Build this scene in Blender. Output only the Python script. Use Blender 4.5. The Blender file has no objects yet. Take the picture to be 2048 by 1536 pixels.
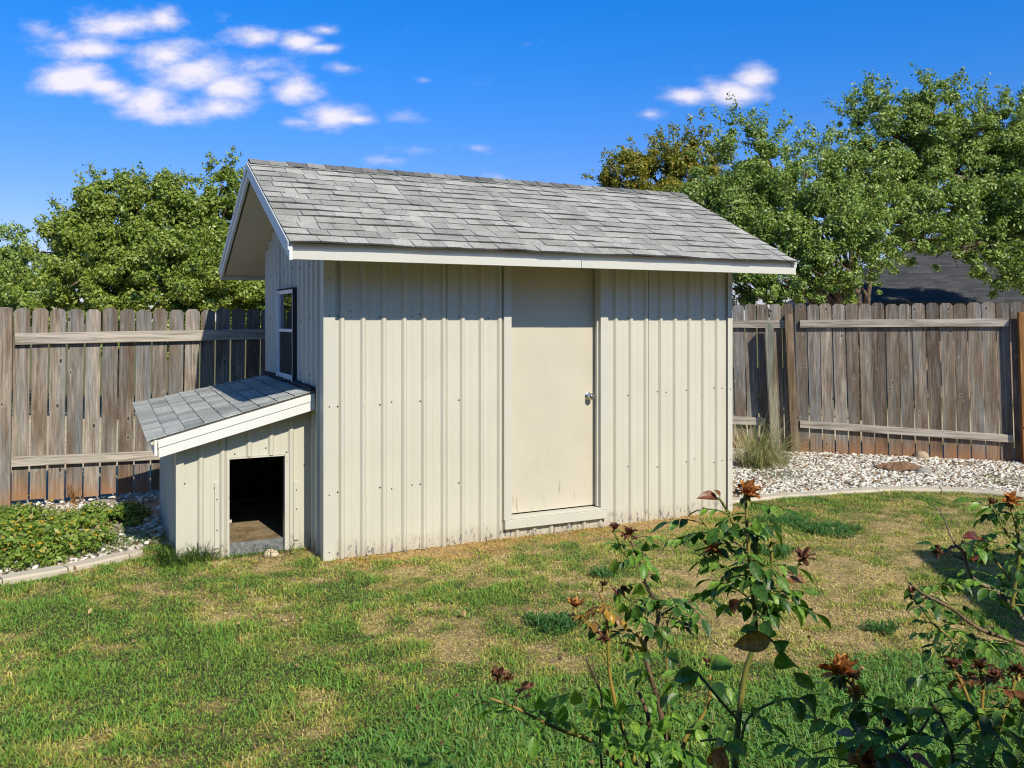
import bpy, math, random
import numpy as np
from mathutils import Vector, Matrix
random.seed(7); rng = np.random.default_rng(11)
sc = bpy.context.scene
COL = sc.collection
R = math.radians

# ---------------------------------------------------------------- camera, sky, sun
CAMZ = 1.70; F = 1750.0; HY = 641.0         # metres; focal length and horizon row in photo pixels
cam = bpy.data.cameras.new("camera"); co = bpy.data.objects.new("camera", cam); COL.objects.link(co)
co.location = (0, 0, CAMZ); co.rotation_euler = (R(90), 0, 0)
cam.sensor_width = 36; cam.lens = 36 * F / 2048; cam.shift_y = -(768 - HY) / 2048
cam.clip_start = 0.05; cam.clip_end = 3000
sc.camera = co
sc.view_settings.view_transform = 'Standard'; sc.view_settings.look = 'None'
sc.view_settings.gamma = 1; sc.view_settings.exposure = 0.15; sc.view_settings.use_curve_mapping = False

sc.cycles.use_denoising = True; sc.cycles.filter_width = 1.1; sc.cycles.sample_clamp_indirect = 4
ANG = R(26.1)                                # the shed's front wall against the camera's image plane
A = Vector((-1.32, 6.20, 0))                 # its near bottom corner
U = Vector((math.cos(ANG), math.sin(ANG), 0)); W = Vector((-math.sin(ANG), math.cos(ANG), 0))
sun_dir = (U * 0.09 - W + Vector((0, 0, 0.87))).normalized()
SUN_EL = math.asin(sun_dir.z); SUN_ROT = math.atan2(sun_dir.x, sun_dir.y)
sl = bpy.data.lights.new("sun", 'SUN'); so = bpy.data.objects.new("sun", sl); COL.objects.link(so)
sl.energy = 4.6; sl.angle = R(0.5); sl.color = (1.0, 0.93, 0.79)
so.rotation_euler = sun_dir.to_track_quat('Z', 'Y').to_euler(); so.location = (5, -8, 12)

world = bpy.data.worlds.new("World"); sc.world = world; world.use_nodes = True
nt = world.node_tree; nt.nodes.clear()
def N(t, **k):
    n = nt.nodes.new(t)
    for a, b in k.items(): setattr(n, a, b)
    return n
def wmath(op, a, b=None, c=None, clamp=False):
    n = N('ShaderNodeMath', operation=op); n.use_clamp = clamp
    for i, v in enumerate((a, b, c)):
        if v is None: continue
        if isinstance(v, (int, float)): n.inputs[i].default_value = v
        else: nt.links.new(v, n.inputs[i])
    return n.outputs[0]
sky = N('ShaderNodeTexSky', sky_type='NISHITA'); sky.sun_disc = False
sky.sun_elevation = SUN_EL; sky.sun_rotation = SUN_ROT; sky.air_density = 1.0; sky.dust_density = 0.3; sky.ozone_density = 3.0
tc = N('ShaderNodeTexCoord')
sep = N('ShaderNodeSeparateXYZ'); nt.links.new(tc.outputs['Generated'], sep.inputs[0])
yy = wmath('MAXIMUM', sep.outputs['Y'], 0.02)
pq = N('ShaderNodeCombineXYZ')
nt.links.new(wmath('DIVIDE', sep.outputs['X'], yy), pq.inputs[0]); nt.links.new(wmath('DIVIDE', sep.outputs['Z'], yy), pq.inputs[1])
nz = N('ShaderNodeTexNoise'); nz.inputs['Scale'].default_value = 13; nz.inputs['Detail'].default_value = 9; nz.inputs['Roughness'].default_value = 0.62
mp = N('ShaderNodeMapping'); mp.inputs['Scale'].default_value = (1, 1.9, 1); nt.links.new(pq.outputs[0], mp.inputs[0]); nt.links.new(mp.outputs[0], nz.inputs['Vector'])
CL = [(255, 48, 112, 34, 1.1), (325, 40, 50, 30, 1.1), (75, 62, 45, 18, .45), (120, 72, 30, 10, .4), (190, 98, 105, 20, .85), (330, 112, 95, 34, 1), (395, 142, 110, 42, 1.05),
      (455, 172, 70, 38, .95), (300, 205, 68, 30, .9), (350, 228, 120, 22, .7), (440, 214, 85, 30, .85), (150, 160, 95, 34, 1.1), (205, 172, 65, 24, 1.05),
      (515, 78, 58, 22, .9), (600, 84, 58, 22, 1), (650, 60, 42, 13, .9), (640, 95, 45, 12, .8), (592, 177, 52, 32, 1.1), (660, 234, 72, 26, 1),
      (715, 240, 45, 14, .8), (600, 242, 42, 11, .55), (690, 135, 34, 9, .4), (848, 160, 20, 7, .45), (798, 232, 26, 14, .28), (775, 321, 45, 10, .5), (825, 303, 45, 11, .33),
      (1470, 182, 80, 28, 1.1), (1505, 160, 52, 30, 1.1), (1385, 190, 62, 18, .75), (1300, 228, 28, 10, .5), (992, 355, 26, 12, .3), (78, 505, 40, 14, .5),
      (500, 125, 60, 22, .5), (540, 150, 60, 12, .4), (240, 190, 60, 20, .5), (960, 296, 20, 6, .25)]
acc = None
for (cx, cy, rx, ry, s) in CL:
    c = ((cx - 1024) / F, (HY - cy) / F, 0); rr = (rx * 1.04 / F, ry * 1.10 / F)
    a = N('ShaderNodeVectorMath', operation='SUBTRACT'); nt.links.new(pq.outputs[0], a.inputs[0]); a.inputs[1].default_value = c
    b = N('ShaderNodeVectorMath', operation='MULTIPLY'); nt.links.new(a.outputs[0], b.inputs[0]); b.inputs[1].default_value = (1 / rr[0], 1 / rr[1], 0)
    d = N('ShaderNodeVectorMath', operation='LENGTH'); nt.links.new(b.outputs[0], d.inputs[0])
    v = wmath('MULTIPLY', wmath('SUBTRACT', 1.0, wmath('MINIMUM', d.outputs['Value'], 3.0)), s)
    acc = v if acc is None else wmath('SMOOTH_MAX', acc, v, 0.12)
dens = wmath('ADD', acc, wmath('MULTIPLY', wmath('SUBTRACT', nz.outputs[0], 0.5), 2.4))
mr = N('ShaderNodeMapRange', interpolation_type='SMOOTHSTEP'); nt.links.new(dens, mr.inputs[0])
mr.inputs['From Min'].default_value = -0.22; mr.inputs['From Max'].default_value = 0.95
front = wmath('GREATER_THAN', sep.outputs['Y'], 0.05)
cm = wmath('MULTIPLY', wmath('MULTIPLY', mr.outputs[0], front), 0.95)
hs = N('ShaderNodeHueSaturation'); hs.inputs['Saturation'].default_value = 1.32; hs.inputs['Value'].default_value = 1.0
nt.links.new(sky.outputs[0], hs.inputs['Color'])
tint = N('ShaderNodeMix', data_type='RGBA', blend_type='MULTIPLY'); tint.inputs[0].default_value = 1
nt.links.new(hs.outputs[0], tint.inputs[6]); tint.inputs[7].default_value = (0.95, 1.12, 1.5, 1)
el = N('ShaderNodeMapRange', interpolation_type='SMOOTHSTEP'); nt.links.new(sep.outputs['Z'], el.inputs[0]); el.inputs['From Min'].default_value = 0.08; el.inputs['From Max'].default_value = 0.41
gr = N('ShaderNodeMix', data_type='RGBA'); nt.links.new(el.outputs[0], gr.inputs[0]); gr.inputs[6].default_value = (0.96, 0.78, 0.88, 1); gr.inputs[7].default_value = (0.22, 1.04, 1.19, 1)
t2_ = N('ShaderNodeMix', data_type='RGBA', blend_type='MULTIPLY'); t2_.inputs[0].default_value = 1; nt.links.new(tint.outputs[2], t2_.inputs[6]); nt.links.new(gr.outputs[2], t2_.inputs[7]); 
hi = N('ShaderNodeMapRange', interpolation_type='SMOOTHSTEP'); nt.links.new(sep.outputs['Z'], hi.inputs[0]); hi.inputs['From Min'].default_value = 0.40; hi.inputs['From Max'].default_value = 0.65
gr2 = N('ShaderNodeMix', data_type='RGBA'); nt.links.new(hi.outputs[0], gr2.inputs[0]); nt.links.new(gr.outputs[2], gr2.inputs[6]); gr2.inputs[7].default_value = (1.0, 0.92, 0.66, 1); nt.links.new(gr2.outputs[2], t2_.inputs[7])
tint = t2_
mx = N('ShaderNodeMix', data_type='RGBA'); nt.links.new(cm, mx.inputs[0]); nt.links.new(tint.outputs[2], mx.inputs[6]); 
ccol = N('ShaderNodeMix', data_type='RGBA'); nt.links.new(wmath('POWER', mr.outputs[0], 1.5), ccol.inputs[0]); ccol.inputs[6].default_value = (6.2, 6.3, 8.4, 1); ccol.inputs[7].default_value = (8.8, 8.35, 9.2, 1); nt.links.new(ccol.outputs[2], mx.inputs[7])
bg = N('ShaderNodeBackground'); bg.inputs['Strength'].default_value = 0.098
nt.links.new(mx.outputs[2], bg.inputs[0]); wo = N('ShaderNodeOutputWorld'); nt.links.new(bg.outputs[0], wo.inputs[0])

# ---------------------------------------------------------------- helpers
def gpt(px, py, z=0.0):
    """photo pixel -> the point of the level z it shows"""
    Y = (CAMZ - z) * F / (py - HY); return Vector(((px - 1024) / F * Y, Y, z))
def at(px, py, Y): return Vector(((px - 1024) / F * Y, Y, CAMZ - (py - HY) / F * Y))
def to_px(X, Y): return 1024 + F * X / Y, HY + F * CAMZ / Y
def uw(x, y):
    dx, dy = x - A.x, y - A.y; return dx * U.x + dy * U.y, dx * W.x + dy * W.y

def tag(o, label=None, cat=None, group=None, kind=None):
    if label: o['label'] = label
    if cat: o['category'] = cat
    if group: o['group'] = group
    if kind: o['kind'] = kind
    return o
def empty(name, loc, rz=0.0, **k):
    o = bpy.data.objects.new(name, None); COL.objects.link(o); o.location = loc; o.rotation_euler = (0, 0, rz); o.empty_display_size = 0.1
    return tag(o, **k)
def link(name, me, parent=None):
    o = bpy.data.objects.new(name, me); COL.objects.link(o)
    if parent: o.parent = parent
    return o
def np_mesh(name, verts, faces, mats, parent=None, smooth=False, colors=None, midx=None):
    """verts (n,3) array; faces (m,k) array"""
    me = bpy.data.meshes.new(name); verts = np.asarray(verts, np.float32); faces = np.asarray(faces, np.int32)
    m, k = faces.shape
    me.vertices.add(len(verts)); me.vertices.foreach_set('co', verts.ravel())
    me.loops.add(m * k); me.loops.foreach_set('vertex_index', faces.ravel())
    me.polygons.add(m); me.polygons.foreach_set('loop_start', np.arange(0, m * k, k, dtype=np.int32))
    if smooth: me.polygons.foreach_set('use_smooth', np.ones(m, bool))
    if midx is not None: me.polygons.foreach_set('material_index', np.asarray(midx, np.int32))
    for x in (mats if isinstance(mats, (list, tuple)) else [mats]): me.materials.append(x)
    if colors is not None:
        ca = me.color_attributes.new('tone', 'FLOAT_COLOR', 'POINT'); ca.data.foreach_set('color', np.asarray(colors, np.float32).ravel())
    me.update(calc_edges=True); return link(name, me, parent)

class MB:
    def __init__(s): s.v = []; s.f = []; s.m = []; s.sm = []
    def add(s, vs, fs, m=0, sm=False):
        o = len(s.v); s.v += [tuple(v) for v in vs]; s.f += [tuple(i + o for i in f) for f in fs]; s.m += [m] * len(fs); s.sm += [sm] * len(fs)
    def box(s, a, b, m=0, M=None):
        (x0, y0, z0), (x1, y1, z1) = a, b
        vs = [Vector(p) for p in ((x0,y0,z0),(x1,y0,z0),(x1,y1,z0),(x0,y1,z0),(x0,y0,z1),(x1,y0,z1),(x1,y1,z1),(x0,y1,z1))]
        if M: vs = [M @ v for v in vs]
        s.add(vs, [(0,3,2,1),(4,5,6,7),(0,1,5,4),(1,2,6,5),(2,3,7,6),(3,0,4,7)], m)
    def hexb(s, p, m=0, mb=1):   # like hexa, its butt end (first side) in another material
        s.add(p, [(0,3,2,1),(4,5,6,7),(1,2,6,5),(2,3,7,6),(3,0,4,7)], m); s.add(p[:2] + p[4:6], [(0,1,3,2)], mb)
    def hexa(s, p, m=0):   # 8 corners, bottom loop then top loop
        s.add(p, [(0,3,2,1),(4,5,6,7),(0,1,5,4),(1,2,6,5),(2,3,7,6),(3,0,4,7)], m)
    def prism(s, poly, d, m=0):   # planar polygon pushed along d
        n = len(poly); d = Vector(d); P = [Vector(p) for p in poly]
        s.add(P + [p + d for p in P], [tuple(range(n))[::-1], tuple(range(n, 2 * n))] + [(i, (i + 1) % n, n + (i + 1) % n, n + i) for i in range(n)], m)
    def tube(s, pts, rad, n=7, m=0, cap=True):
        pts = [Vector(p) for p in pts]
        if not isinstance(rad, (list, tuple)): rad = [rad] * len(pts)
        t0 = (pts[1] - pts[0]).normalized(); ref = Vector((0, 0, 1)) if abs(t0.z) < .9 else Vector((1, 0, 0)); x = t0.cross(ref).normalized()
        vs = []
        for i, p in enumerate(pts):
            t = (pts[min(i + 1, len(pts) - 1)] - pts[max(i - 1, 0)]).normalized(); x = (x - t * x.dot(t)).normalized(); y = t.cross(x)
            for k in range(n):
                a = 2 * math.pi * k / n; vs.append(p + (x * math.cos(a) + y * math.sin(a)) * rad[i])
        fs = [(i*n+k, i*n+(k+1)%n, (i+1)*n+(k+1)%n, (i+1)*n+k) for i in range(len(pts)-1) for k in range(n)]
        if cap: fs += [tuple(range(n))[::-1], tuple(range((len(pts)-1)*n, len(pts)*n))]
        s.add(vs, fs, m, True)
    def lathe(s, o, ax, prof, n=20, m=0):   # prof: (distance along ax, radius)
        ax = Vector(ax).normalized(); x = ax.orthogonal().normalized(); y = ax.cross(x); o = Vector(o); vs = []
        for d, r in prof:
            for k in range(n):
                a = 2*math.pi*k/n; vs.append(o + ax*d + (x*math.cos(a)+y*math.sin(a))*r)
        fs = [(i*n+k, i*n+(k+1)%n, (i+1)*n+(k+1)%n, (i+1)*n+k) for i in range(len(prof)-1) for k in range(n)] + [tuple(range((len(prof)-1)*n, len(prof)*n))]
        s.add(vs, fs, m, True)
    def build(s, name, mats, parent=None, bevel=0, shift=None):
        me = bpy.data.meshes.new(name); me.from_pydata(s.v, [], s.f); me.update()
        for x in (mats if isinstance(mats, (list, tuple)) else [mats]): me.materials.append(x)
        me.polygons.foreach_set('material_index', s.m); me.polygons.foreach_set('use_smooth', s.sm)
        o = link(name, me, parent)
        if bevel:
            b = o.modifiers.new('b', 'BEVEL'); b.width = bevel; b.segments = 2; b.limit_method = 'ANGLE'
        return o

# ---------------------------------------------------------------- materials
class Mat:
    def __init__(s, name, rough=0.6, spec=0.5, metal=0.0):
        s.m = bpy.data.materials.new(name); s.m.use_nodes = True; s.t = s.m.node_tree; s.b = s.t.nodes['Principled BSDF']
        s.b.inputs['Roughness'].default_value = rough; s.b.inputs['Specular IOR Level'].default_value = spec; s.b.inputs['Metallic'].default_value = metal
    def n(s, t, **k):
        n = s.t.nodes.new(t)
        for a, b in k.items(): setattr(n, a, b)
        return n
    def l(s, a, b): s.t.links.new(a, b)
    def coord(s, scale=(1, 1, 1), kind='Object', island=0.0):
        c = s.n('ShaderNodeTexCoord').outputs[kind]
        if island:
            g = s.n('ShaderNodeNewGeometry'); v = s.n('ShaderNodeVectorMath', operation='SCALE'); v.inputs[0].default_value = (1, 1.7, 2.3)
            mu = s.n('ShaderNodeMath', operation='MULTIPLY'); mu.inputs[1].default_value = island; s.l(g.outputs['Random Per Island'], mu.inputs[0]); s.l(mu.outputs[0], v.inputs['Scale'])
            ad = s.n('ShaderNodeVectorMath', operation='ADD'); s.l(c, ad.inputs[0]); s.l(v.outputs[0], ad.inputs[1]); c = ad.outputs[0]
        m = s.n('ShaderNodeMapping'); m.inputs['Scale'].default_value = scale; s.l(c, m.inputs[0]); return m.outputs[0]
    def noise(s, vec, scale, detail=4, rough=0.55, dist=0):
        n = s.n('ShaderNodeTexNoise'); n.inputs['Scale'].default_value = scale; n.inputs['Detail'].default_value = detail; n.inputs['Roughness'].default_value = rough; n.inputs['Distortion'].default_value = dist
        if vec is not None: s.l(vec, n.inputs['Vector'])
        return n.outputs[0]
    def ramp(s, f, stops, interp='LINEAR'):
        r = s.n('ShaderNodeValToRGB'); e = r.color_ramp.elements; r.color_ramp.interpolation = interp
        while len(e) < len(stops): e.new(0.5)
        for i, (p, c) in enumerate(stops):
            e[i].position = p; c = (c, c, c) if isinstance(c, (int, float)) else c; e[i].color = (*c, 1)
        s.l(f, r.inputs[0]); return r.outputs[0]
    def mix(s, f, a, b, mode='MIX'):
        x = s.n('ShaderNodeMix', data_type='RGBA', blend_type=mode)
        for i, v in ((0, f), (6, a), (7, b)):
            if isinstance(v, (int, float)): x.inputs[i].default_value = v
            elif isinstance(v, tuple): x.inputs[i].default_value = (*v, 1)
            else: s.l(v, x.inputs[i])
        return x.outputs[2]
    def rnd(s): return s.n('ShaderNodeNewGeometry').outputs['Random Per Island']
    def sepz(s, vec, ax=2):
        q = s.n('ShaderNodeSeparateXYZ'); s.l(vec, q.inputs[0]); return q.outputs[ax]
    def math(s, op, a, b=0.0, clamp=False):
        q = s.n('ShaderNodeMath', operation=op); q.use_clamp = clamp
        for i, v in enumerate((a, b)):
            if isinstance(v, (int, float)): q.inputs[i].default_value = v
            else: s.l(v, q.inputs[i])
        return q.outputs[0]
    def base(s, c):
        if isinstance(c, tuple): s.b.inputs['Base Color'].default_value = (*c, 1)
        else: s.l(c, s.b.inputs['Base Color'])
        return s
    def bump(s, h, strength=0.3, dist=0.005):
        b = s.n('ShaderNodeBump'); b.inputs['Strength'].default_value = strength; b.inputs['Distance'].default_value = dist; s.l(h, b.inputs['Height']); s.l(b.outputs[0], s.b.inputs['Normal']); return s

def m_siding():
    k = Mat('siding', 0.42, 0.4); v = k.coord((1, 1, 1)); n1 = k.noise(v, 2.2, 5); n2 = k.noise(k.coord((60, 60, 1.2)), 2, 3)
    c = k.mix(k.ramp(n1, [(0.35, 0.0), (0.75, 1.0)]), (0.565, 0.54, 0.445), (0.61, 0.585, 0.485))
    c = k.mix(k.ramp(n2, [(0.45, 0.0), (0.8, 0.35)]), c, (0.51, 0.485, 0.395))
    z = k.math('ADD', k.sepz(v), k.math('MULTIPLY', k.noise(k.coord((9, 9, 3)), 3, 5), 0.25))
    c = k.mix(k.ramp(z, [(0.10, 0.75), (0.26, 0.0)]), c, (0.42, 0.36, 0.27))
    sp = k.noise(k.coord((1, 1, .35)), 70, 2); c = k.mix(k.ramp(sp, [(0.735, 0.0), (0.76, 0.6)]), c, (0.30, 0.25, 0.17))
    ch = k.math('MULTIPLY', k.ramp(k.noise(k.coord((1, 1, .4)), 38, 4), [(0.56, 0.0), (0.60, 0.9)]), k.ramp(k.sepz(k.coord()), [(0.05, 1.0), (0.13, 0.0)])); c = k.mix(ch, c, (0.16, 0.16, 0.17))
    k.base(c); k.bump(k.noise(k.coord((1, 1, .25)), 6, 3), 0.25, 0.01); return k.m
def m_paint(name, col, dirt=0.35, wear=(0.33, 0.29, 0.20), rough=0.5):
    k = Mat(name, rough, 0.35); v = k.coord(); c = k.mix(k.ramp(k.noise(v, 3, 6), [(0.4, 0.0), (0.75, dirt)]), col, tuple(x * .82 for x in col))
    c = k.mix(k.ramp(k.noise(k.coord((1, 1, .22)), 42, 3), [(0.70, 0.0), (0.74, 0.7)]), c, wear)
    k.base(c); k.bump(k.noise(v, 30, 4), 0.12, 0.004); return k.m
def m_door():
    k = Mat('door_paint', 0.55, 0.3); v = k.coord(); c = k.mix(k.ramp(k.noise(v, 2.6, 6), [(0.40, 0.0), (0.68, 0.55)]), (0.585, 0.535, 0.425), (0.505, 0.47, 0.37))
    low = k.ramp(k.sepz(v), [(0.2, 1.0), (0.75, 0.0)])
    st = k.ramp(k.noise(k.coord((1, 1, .12)), 34, 4), [(0.62, 0.0), (0.72, 0.9)])
    c = k.mix(k.math('MULTIPLY', low, st), c, (0.30, 0.24, 0.12))
    c = k.mix(k.ramp(k.noise(k.coord((1, 1, .5)), 60, 2), [(0.72, 0.0), (0.75, 0.6)]), c, (0.36, 0.30, 0.20))
    k.base(c); k.bump(k.noise(k.coord((1, 1, .1)), 60, 3), 0.15, 0.004); return k.m
def m_wood(name, light, dark, red=None, sun=1.0):
    k = Mat(name, 0.85, 0.15); g = k.coord((26, 26, 1.1), island=40.0); n = k.noise(g, 1.0, 8, 0.62, 1.2); n2 = k.noise(k.coord((5, 5, 1.2), island=40.0), 1.0, 4)
    c = k.mix(k.ramp(n, [(0.32, 0.0), (0.66, 1.0)]), dark, light)
    c = k.mix(k.ramp(n2, [(0.44, 0.0), (0.60, 0.85)]), c, (light[0]*.42, light[1]*.36, light[2]*.30))
    n3 = k.noise(k.coord((9, 9, .8), island=70.0), 1.0, 3); c = k.mix(k.ramp(n3, [(0.50, 0.0), (0.62, 0.6)]), c, (light[0]*.60, light[1]*.72, light[2]*.86))
    n4 = k.noise(k.coord((60, 60, 5), island=20.0), 1.0, 4); c = k.mix(1.0, c, k.ramp(n4, [(0.35, 0.72), (0.65, 1.2)]), 'MULTIPLY')
    r = k.rnd(); c = k.mix(1.0, c, k.ramp(r, [(0.0, (0.52, 0.47, 0.43)), (0.3, (1.02, 0.95, 0.86)), (0.5, (0.70, 0.69, 0.68)), (0.75, (0.92, 0.92, 0.92)), (1.0, (1.3, 1.2, 1.06))]), 'MULTIPLY')
    vo = k.n('ShaderNodeTexVoronoi'); vo.inputs['Scale'].default_value = 1.0; vo.inputs['Randomness'].default_value = 1.0; k.l(k.coord((7.5, 1.0, 4.2), island=30.0), vo.inputs['Vector'])
    c = k.mix(k.ramp(vo.outputs['Distance'], [(0.09, 0.35), (0.16, 0.0)]), c, tuple(min(1, x * 1.35) for x in light))
    c = k.mix(k.ramp(vo.outputs['Distance'], [(0.075, 0.95), (0.105, 0.0)]), c, tuple(x * .35 for x in dark))
    if red:
        z = k.math('ADD', k.sepz(k.coord()), k.math('MULTIPLY', k.noise(k.coord((4, 4, 2)), 2, 5), 0.5))
        c = k.mix(k.ramp(z, [(0.26, 0.8), (0.52, 0.0)]), c, red)
    k.base(c); k.bump(n, 0.5, 0.004); return k.m
def m_rail():
    k = Mat('rail_wood', 0.85, 0.15); g = k.coord((1.3, 28, 28), island=11.0); n = k.noise(g, 1.0, 8, 0.6, 1.0)
    c = k.mix(k.ramp(n, [(0.36, 0.0), (0.6, 1.0)]), (0.20, 0.165, 0.13), (0.52, 0.465, 0.39)); k.base(c); k.bump(n, 0.4, 0.003); return k.m
def m_shingle(name, lo, hi):
    k = Mat(name, 0.92, 0.15); r = k.rnd(); c = k.ramp(r, [(0.0, lo), (0.5, tuple((a + b) / 2 for a, b in zip(lo, hi))), (1.0, hi)])
    n = k.noise(k.coord(), 150, 2, 0.8); c = k.mix(1.0, c, k.ramp(n, [(0.36, 0.42), (0.5, 0.98), (0.66, 1.45)]), 'MULTIPLY')
    c = k.mix(1.0, c, k.ramp(k.noise(k.coord(), 3.5, 5), [(0.35, 0.84), (0.7, 1.1)]), 'MULTIPLY')
    k.base(c); k.bump(n, 0.5, 0.003); return k.m
def m_plain(name, col, rough=0.6, spec=0.5, metal=0.0, var=0.2, scale=12):
    k = Mat(name, rough, spec, metal); n = k.noise(k.coord(), scale, 5)
    k.base(k.mix(k.ramp(n, [(0.35, 0.0), (0.7, 1.0)]), tuple(x * (1 - var) for x in col), tuple(min(1, x * (1 + var)) for x in col))); return k.m
def m_leaf(name, stops, rough=0.42, trans=0.3, spec=0.5, tcol=None, mottle=0.0):
    k = Mat(name, rough, spec); c = k.ramp(k.rnd(), stops)
    if mottle:
        c = k.mix(1.0, c, k.ramp(k.noise(k.coord(), 160, 4), [(.35, 1 - mottle), (.65, 1 + mottle)]), 'MULTIPLY'); c = k.mix(k.ramp(k.noise(k.coord(), 55, 3), [(.60, 0.0), (.72, mottle)]), c, (.28, .22, .07)); k.bump(k.noise(k.coord(), 220, 2), .35, .002)
    k.base(c); tr = k.n('ShaderNodeBsdfTranslucent'); 
    t2 = k.mix(1.0, c, tcol or (1.6, 1.5, 0.5), 'MULTIPLY'); k.l(t2, tr.inputs[0])
    ms = k.n('ShaderNodeMixShader'); ms.inputs[0].default_value = trans; k.l(k.b.outputs[0], ms.inputs[1]); k.l(tr.outputs[0], ms.inputs[2])
    k.l(ms.outputs[0], k.t.nodes['Material Output'].inputs[0]); return k.m
def m_tone(name, rough=0.7, trans=0.25):
    k = Mat(name, rough, 0.25); at_ = k.n('ShaderNodeVertexColor'); at_.layer_name = 'tone'; k.base(at_.outputs[0])
    tr = k.n('ShaderNodeBsdfTranslucent'); k.l(at_.outputs[0], tr.inputs[0]); ms = k.n('ShaderNodeMixShader'); ms.inputs[0].default_value = trans
    k.l(k.b.outputs[0], ms.inputs[1]); k.l(tr.outputs[0], ms.inputs[2]); k.l(ms.outputs[0], k.t.nodes['Material Output'].inputs[0]); return k.m
def m_glass():
    k = Mat('window_glass', 0.03, 0.9); k.base((0.012, 0.014, 0.013)); k.b.inputs['IOR'].default_value = 1.9; return k.m

SIDING = m_siding(); TRIM = m_paint('trim_paint', (0.58, 0.56, 0.475)); WHITE = m_paint('white_paint', (0.74, 0.74, 0.70), 0.2, (0.5, 0.48, 0.42))
FASCIA = m_paint('fascia_paint', (0.60, 0.585, 0.51), 0.25); SOFFIT = m_paint('soffit_paint', (0.60, 0.54, 0.40), 0.3); DOORM = m_door()
PICKET = m_wood('picket_wood', (0.42, 0.375, 0.325), (0.13, 0.11, 0.092), (0.34, 0.17, 0.08)); RAIL = m_rail()
POSTG = m_wood('treated_post_wood', (0.42, 0.42, 0.33), (0.17, 0.16, 0.12)); POSTB = m_wood('brown_post_wood', (0.36, 0.28, 0.20), (0.12, 0.09, 0.06)); POSTC = m_wood('cedar_post_wood', (0.50, 0.25, 0.09), (0.20, 0.08, 0.03))
SHIN = m_shingle('roof_shingle', (0.315, 0.31, 0.28), (0.45, 0.445, 0.40)); SHIN2 = m_shingle('lean_to_shingle', (0.27, 0.28, 0.265), (0.47, 0.485, 0.455)); CAPS = m_shingle('ridge_shingle', (0.13, 0.13, 0.125), (0.33, 0.325, 0.30))
BUTT = m_plain('shingle_butt', (0.11, 0.108, 0.10), 0.9, 0.1)
FARSH = m_shingle('far_roof_shingle', (0.10, 0.105, 0.12), (0.17, 0.175, 0.19)); DARK = m_plain('painted_gap_shade', (0.02, 0.02, 0.02), 0.9, 0.1)
SCREW = m_plain('screw_metal', (0.10, 0.09, 0.08), 0.5, 0.5, 0.4); CHROME = m_plain('chrome', (0.70, 0.71, 0.72), 0.16, 0.5, 1.0, 0.05); GLASS = m_glass(); ALU = m_plain('window_aluminium', (0.74, 0.76, 0.78), 0.4, 0.5, 0.1, 0.08)
GALV = m_plain('galvanised_metal', (0.42, 0.44, 0.46), 0.4, 0.5, 0.7, 0.3, 30); PLY = m_wood('plywood', (0.46, 0.36, 0.21), (0.25, 0.17, 0.09)); TAR = m_plain('roof_tar', (0.03, 0.03, 0.033), 0.7, 0.3)
CONC = m_paint('concrete', (0.56, 0.49, 0.38), 0.9, (0.30, 0.25, 0.17), 0.9); BARK = m_plain('bark', (0.17, 0.125, 0.085), 0.9, 0.1, 0, 0.45, 20); SCRN = m_plain('insect_screen', (0.025, 0.025, 0.025), 0.75, 0.2)

# ---------------------------------------------------------------- ground
def vnoise(x, y, f, seed=0):
    x = np.asarray(x) * f + seed * 17.3; y = np.asarray(y) * f + seed * 9.1
    xi = np.floor(x).astype(np.int64); yi = np.floor(y).astype(np.int64); fx = x - xi; fy = y - yi; fx = fx*fx*(3-2*fx); fy = fy*fy*(3-2*fy)
    def h(i, j):
        q = (i * 374761393 + j * 668265263 + seed * 1442695) & 0x7fffffff; q = ((q ^ (q >> 13)) * 1274126177) & 0x7fffffff; return ((q ^ (q >> 16)) & 0xffff) / 65535.0
    return (h(xi,yi)*(1-fx)+h(xi+1,yi)*fx)*(1-fy)+(h(xi,yi+1)*(1-fx)+h(xi+1,yi+1)*fx)*fy
def fbm(x, y, f, seed=0, o=4):
    s = 0; a = 1; t = 0
    for i in range(o): s = s + a * vnoise(x, y, f * 2**i, seed + i); t += a; a *= .55
    return s / t
def gz(x, y): return 0.0
def ground_z(x, y):
    e = np.clip((np.asarray(y) - 3) / 2, 0, 1) * np.clip((9.5 - np.asarray(y)) / 1, 0, 1) * np.clip((6 - np.abs(x)) / 1, 0, 1)
    return 0.028 * (fbm(x, y, 0.9, 3, 3) - 0.5) * e
XL = [gpt(-260, 1230), gpt(-120, 1190), gpt(0, 1166), gpt(130, 1143), gpt(250, 1116), gpt(315, 1088), gpt(345, 1065)]   # left edging, centre line
XR = [gpt(1400, 1012), gpt(1480, 1003), gpt(1600, 992), gpt(1750, 982), gpt(1880, 982), gpt(2048, 996), gpt(2180, 1030), gpt(2330, 1090)]
def poly_y(P, x): return np.interp(x, [p.x for p in P], [p.y for p in P])
XLs = sorted(XL, key=lambda p: p.x)
def in_bed(x, y):
    x = np.asarray(x); y = np.asarray(y)
    right = (x > 1.7) & (y > poly_y(XR, x) + 0.0)
    left = (x < XL[-1].x + 0.9) & (y > poly_y(XLs, x))
    return right | left
def in_shed(x, y, pad=0.0):
    dx, dy = np.asarray(x) - A.x, np.asarray(y) - A.y; u = dx*U.x + dy*U.y; w = dx*W.x + dy*W.y
    return ((u > -pad) & (u < 3.64 + pad) & (w > -pad) & (w < 2.3 + pad)) | ((u > -.95 - pad) & (u < 0.05) & (w > .41 - pad) & (w < 1.97 + pad))
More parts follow.
